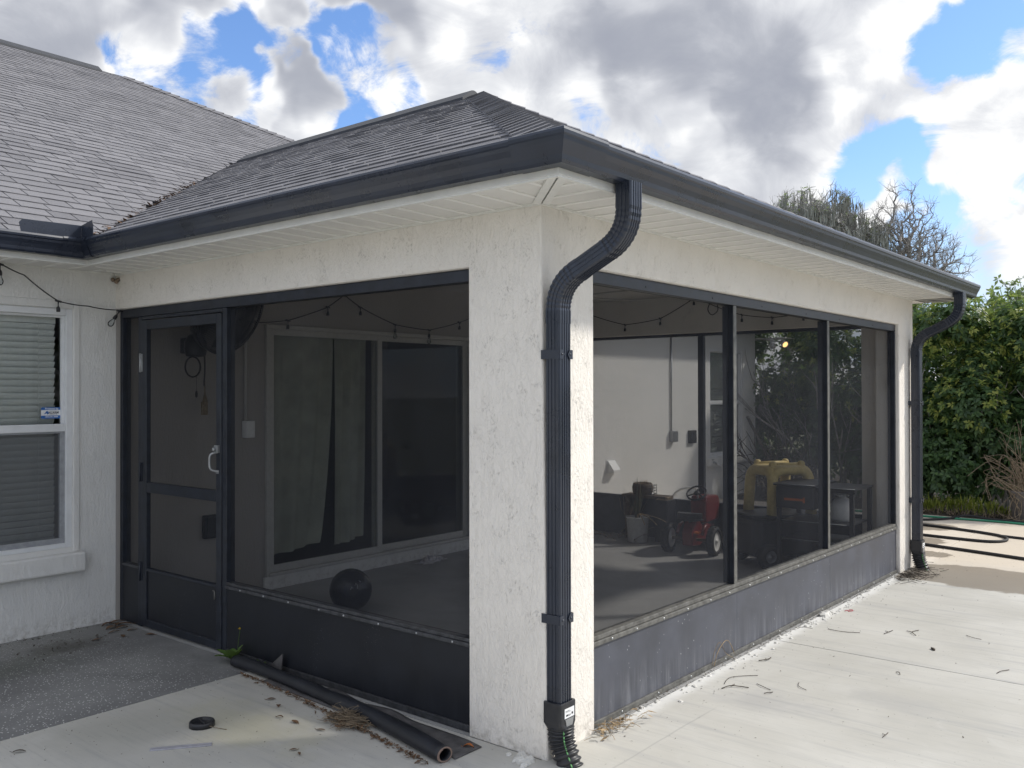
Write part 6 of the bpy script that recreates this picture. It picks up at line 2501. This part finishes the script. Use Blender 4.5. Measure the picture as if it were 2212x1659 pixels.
def small_tree(label, cat, x, y, h, spread, seed, mat, n_cl, size, z0=.35, trunk=.05, name='young_tree', group=None, per=5):
    root = thing(name, label, cat, (x, y, 0), 0, group)
    r_ = random.Random(seed)
    m_ = MB()
    cs = []
    m_.tube([(x, y, -.05), (x + r_.gauss(0, .05), y, h * z0), (x + r_.gauss(0, .1), y + r_.gauss(0, .1), h * .8)], [trunk, trunk * .8, trunk * .35], 7)
    m_.build('trunk', M_BARK, root, recalc=False)
    m_ = MB()
    for k_ in range(16):
        z_ = h * r_.uniform(z0, .8)
        a_ = r_.random() * 6.28
        d_ = Vector((math.cos(a_), math.sin(a_), r_.uniform(.6, 1.6))).normalized()
        L_ = h * r_.uniform(.16, .28) * spread
        b_ = Vector((x, y, z_))
        branchy(m_, b_, d_, L_, trunk * .4, 2, r_, .5, 3, .12)
        e_ = b_ + d_ * L_
        cs.append((e_.x, e_.y, e_.z, h * .075 * spread, h * .075 * spread, h * .085))
        cs.append((e_.x + d_.x * .2, e_.y + d_.y * .2, e_.z + h * .07, h * .055 * spread, h * .055 * spread, h * .06))
    bv_ = np.array(m_.v)
    m_.build('branches', M_BARK, root, recalc=False)
    bv_ = bv_[bv_[:, 2] > h * .38]

    def place(rg, k2):
        nn = rg.normal(size=(k2, 3))
        nn[:, 2] = np.abs(nn[:, 2]) + .3
        nn /= np.linalg.norm(nn, axis=1, keepdims=True)
        return bv_[rg.integers(0, len(bv_), k2)] + rg.normal(0, .05, (k2, 3)), nn
    build_leaves('crown', leaf_cloud(n_cl, place, seed, size, per, .42, .5), mat, root)


small_tree('tall loose green sapling rising over the hedge by the gutter end', 'tree', -.62, 12.7, 2.85, .95, 201, M_TREE, 900, (.07, .12))
small_tree('paler green sapling over the hedge at the picture edge', 'tree', -.42, 13.6, 3.05, 1.0, 202, M_TREE, 900, (.07, .12))
small_tree('thin leafy sapling behind the far gutter pipe', 'tree', -1.05, 12.2, 2.5, .9, 203, M_TREE, 700, (.06, .11))
small_tree('dense dark sapling behind the hedge at its middle', 'tree', -.35, 11.4, 2.3, 1.2, 204, M_HEDGE, 600, (.07, .12))
small_tree('broad dark sapling behind the hedge at its right end', 'tree', .35, 11.7, 2.35, 1.3, 205, M_HEDGE, 600, (.07, .12))
for k_, x_ in enumerate((-2.2, -4.0)):
    small_tree(['green tree behind the hedge seen through the middle screen panel', 'green tree behind the hedge seen past the house corner'][k_], 'tree', x_, 13.0 + k_, 2.45, 1.1, 210 + k_, M_HEDGE, 800, (.08, .14))

# border plants, dry stalks
bp_ = [(-.98, 9.72, .13, .20), (-.80, 9.70, .16, .26), (-.62, 9.74, .10, .22), (-.42, 9.72, .17, .27), (-.22, 9.74, .14, .22), (-.06, 9.76, .10, .15), (.10, 9.78, .08, .12)]
BL = ['yellow green border plant right beside the far drain pipe', 'bushy yellow green border plant second from the drain pipe', 'thin yellow green border plant in the gap of the row', 'tallest yellow green border plant in the middle of the row',
      'yellow green border plant after the tallest one', 'small yellow green border plant near the vine pot', 'smallest yellow green border plant under the bare vines']
for i_, (x, y, w_, h_) in enumerate(bp_):
    root = thing('border_plant', BL[i_], 'border plant', (x, y, 0), 0, 'border plants at the foot of the hedge')
    m_ = MB()
    r_ = random.Random(300 + i_)
    for k_ in range(95):
        a_ = r_.random() * 6.28
        q_ = r_.random() ** .6 * w_
        b_ = Vector((x + q_ * math.cos(a_), y + q_ * math.sin(a_) * .6, 0))
        d_ = Vector((r_.gauss(0, .3), r_.gauss(0, .3), 1))
        leaf_blade(m_, b_ + d_ * h_ * r_.uniform(0, .55), d_, h_ * r_.uniform(.3, .55), .009, .0, 2)
    m_.build('leaves', M_LOWPL, root, recalc=False)


def g_bed(m_, r_, t):
    p = Vector((r_.uniform(-1.3, 1.0), 9.42 + abs(r_.gauss(0, .14)), .0))
    d_ = Vector((r_.gauss(0, .5), r_.gauss(0, .4), r_.uniform(.1, .8))) * r_.uniform(.05, .20)
    m_.tube([p, p + d_ * .5 + Vector((0, 0, .02)), p + d_], .0026, 3, cap=False)


litter('dry_stalks', 'tangle of dry stalks on the soil in front of the hedge', 'dry stalks', g_bed, 240, M_TWIG, 41)

pv_ = thing('vine_pot', 'grey pot full of bare tangled vines at the patio edge', 'planter', (.16, 9.55, 0))
m_ = MB()
m_.lathe([(0, 0), (.12, 0), (.13, .01), (.155, .33), (.165, .335), (.165, .36), (.145, .36), (.14, .31), (0, .31)], (.20, 9.58, 0), 28)
m_.build('pot', simple('weathered_pot', (.16, .15, .15), .75, var=.2), pv_)
m_ = MB()
r_ = random.Random(55)
for k_ in range(64):
    a_ = r_.uniform(0, 6.28)
    rad = r_.uniform(.15, .55)
    z_ = r_.uniform(.42, .80)
    c_ = Vector((.22, 9.55, 0))
    pts_ = [c_ + Vector((r_.gauss(0, .05), r_.gauss(0, .05), .33)), c_ + Vector((math.cos(a_) * rad * .4, math.sin(a_) * rad * .3, z_ * .8)),
            c_ + Vector((math.cos(a_) * rad, math.sin(a_) * rad * .5, z_)), c_ + Vector((math.cos(a_ + .7) * rad * 1.2, math.sin(a_ + .7) * rad * .5, z_ - r_.uniform(-.12, .30)))]
    m_.tube(catmull(pts_, 4), r_.uniform(.003, .006), 4, cap=False)
for k_ in range(9):
    x_ = .05 + r_.random() * .4
    m_.tube(catmull([(x_, 9.52, .6), (x_ + r_.gauss(0, .05), 9.45, .35), (x_ + r_.gauss(0, .08), 9.40, .1), (x_ + r_.gauss(0, .1), 9.36, .0)], 4), .004, 4, cap=False)
for k_ in range(6):
    branchy(m_, (.2, 9.55, .5), (r_.gauss(.1, .4), r_.gauss(0, .3), 1), .5, .006, 1, r_, .5, 3)
m_.build('vines', M_TWIG, pv_, recalc=False)

# ---------------------------------------------------------------- the bare trees behind the roof
def bare_tree(label, base, env, ntips, seed, mossy, leaves, fan=0.0):
    """trunk at base, twigs that fill the envelopes env [(centre), (radii)], each grown from the nearest limb"""
    bx, by = base
    root = thing('bare_tree', label, 'tree', (bx, by, -.1))
    rg = np.random.default_rng(seed)
    r_ = random.Random(seed)
    tips = []
    for (c_, rad, w_) in env:
        d_ = rg.normal(size=(int(ntips * w_), 3))
        d_ /= np.linalg.norm(d_, axis=1, keepdims=True)
        tips.append(np.array(c_) + d_ * np.array(rad) * (rg.random((len(d_), 1)) ** .45))
    tips = np.concatenate(tips)
    c0 = np.array(env[0][0])
    zt = c0[2] - env[0][1][2] * 1.15
    nodes = [np.array([bx, by, -.1]), np.array([bx * .8 + c0[0] * .2, by, zt * .35]), np.array([bx * .5 + c0[0] * .5, by, zt * .7]), np.array([bx * .3 + c0[0] * .7, by * .5 + c0[1] * .5, zt])]
    par = [-1, 0, 1, 2]
    origin = nodes[3]
    order = np.argsort(np.linalg.norm(tips - origin, axis=1))
    arr = np.zeros((len(tips) * 4 + 10, 3))
    arr[:4] = nodes
    n_ = 4
    dist0 = np.zeros(len(arr))
    for k_ in order:
        t_ = tips[k_]
        dd = arr[3:n_] - t_
        cost = np.sqrt((dd ** 2).sum(1)) + .32 * dist0[3:n_] + np.maximum(0, arr[3:n_, 2] - t_[2]) * .9
        j = int(np.argmin(cost)) + 3
        L_ = np.linalg.norm(t_ - arr[j])
        m1 = arr[j] + (t_ - arr[j]) * .5 + rg.normal(0, .07 * L_, 3) + np.array([0, 0, -.05 * L_])
        arr[n_] = m1
        par.append(j)
        dist0[n_] = dist0[j] + L_ * .5
        arr[n_ + 1] = t_
        par.append(n_)
        dist0[n_ + 1] = dist0[j] + L_
        n_ += 2
    cnt = np.ones(n_)
    for i_ in range(n_ - 1, 0, -1):
        cnt[par[i_]] += cnt[i_]
    rad_ = .0055 * np.sqrt(cnt)
    rad_ = np.minimum(rad_, .17)
    m_ = MB()
    m_.tube([tuple(arr[i_]) for i_ in range(4)], [.2, .18, .16, .14], 10)
    m_.build('trunk', M_BARK, root, recalc=False)
    m_ = MB()
    for i_ in range(4, n_):
        p_ = par[i_]
        m_.tube([tuple(arr[p_]), tuple(arr[i_])], [min(rad_[p_], rad_[i_] * 1.35), rad_[i_]], 3 if rad_[i_] < .02 else 5, cap=False)
    for k_ in range(len(tips)):
        i_ = 5 + 2 * k_
        d_ = arr[i_] - arr[par[i_]]
        d_ /= np.linalg.norm(d_) + 1e-6
        for s_ in range(4):
            e_ = d_ + rg.normal(0, .55, 3) + np.array([0, 0, .15])
            e_ = e_ / np.linalg.norm(e_) * r_.uniform(.12, .34)
            b_ = arr[i_] + (arr[par[i_]] - arr[i_]) * r_.uniform(0, .8)
            m_.tube([tuple(b_), tuple(b_ + e_ * .55 + rg.normal(0, .02, 3)), tuple(b_ + e_)], [.0052, .0042, .003], 3, cap=False)
    m_.build('branches', M_BARK, root, recalc=False)
    if mossy:
        q_ = MB()
        for k_ in range(mossy):
            b_ = arr[r_.randrange(10, n_)]
            L_ = r_.uniform(.15, .6)
            for s_ in range(5):
                o2 = Vector((b_[0] + r_.gauss(0, .07), b_[1] + r_.gauss(0, .07), b_[2]))
                w2_ = r_.uniform(.003, .008)
                q_.add([o2 + Vector((-w2_, 0, 0)), o2 + Vector((w2_, 0, 0)), o2 + Vector((w2_ * .9 + r_.gauss(0, .03), 0, -L_ * .6)), o2 + Vector((r_.gauss(0, .04), 0, -L_)), o2 + Vector((-w2_ * .9, .01, -L_ * .55))], [(0, 1, 2, 3, 4)])
        q_.build('moss', M_MOSS, root, recalc=False)
    if leaves:
        idx = rg.integers(8, n_, leaves)
        pts_ = arr[idx]

        def place(rg2, k2):
            nn = rg2.normal(size=(k2, 3))
            nn[:, 2] = np.abs(nn[:, 2])
            nn /= np.linalg.norm(nn, axis=1, keepdims=True)
            return pts_ + rg2.normal(0, .06, (k2, 3)), nn
        build_leaves('crown', leaf_cloud(leaves, place, seed, (.04, .08), 5, .45, .4), M_TREE, root)


bare_tree('bare winter oak hung with grey moss behind the porch roof', (-7.6, 23.1), [((-7.15, 23.1, 6.3), (1.05, 1.2, 1.35), 1.0), ((-6.2, 23.1, 5.8), (1.0, 1.0, .95), .6)], 460, 401, 900, 420)
bare_tree('leafless fan shaped tree beside the mossy oak behind the roof', (-5.6, 23.8), [((-5.25, 23.8, 5.4), (1.15, 1.1, 2.2), 1.0), ((-4.6, 23.8, 4.9), (1.2, .9, 1.3), .6)], 640, 402, 12, 0)
bare_tree('thin bare tree with some small leaves left of the mossy oak', (-9.0, 24.0), [((-8.45, 24.0, 6.6), (1.05, 1.0, 1.30), 1.0)], 460, 403, 300, 620)

# the green edge of the yard on the side one does not look at; the sliding door mirrors it
def yard_place(r_, n_):
    y = r_.uniform(-6, 16, n_)
    cen = np.stack([11.5 + .9 * np.sin(y * 1.7) + r_.normal(0, .35, n_), y, np.abs(r_.random(n_)) * (2.7 + .5 * np.sin(y * 2.3))], 1)
    nn = np.tile(np.array([[-.8, 0, .6]]), (n_, 1)) + r_.normal(0, .3, (n_, 3))
    nn /= np.linalg.norm(nn, axis=1, keepdims=True)
    return cen, nn


yh = build_leaves('yard_hedge', leaf_cloud(2600, yard_place, 900, (.16, .30), 6, .5, .5), M_HEDGE, None)
yh['kind'] = 'stuff'
tag(yh, 'green hedge along the open side of the patio', 'hedge')
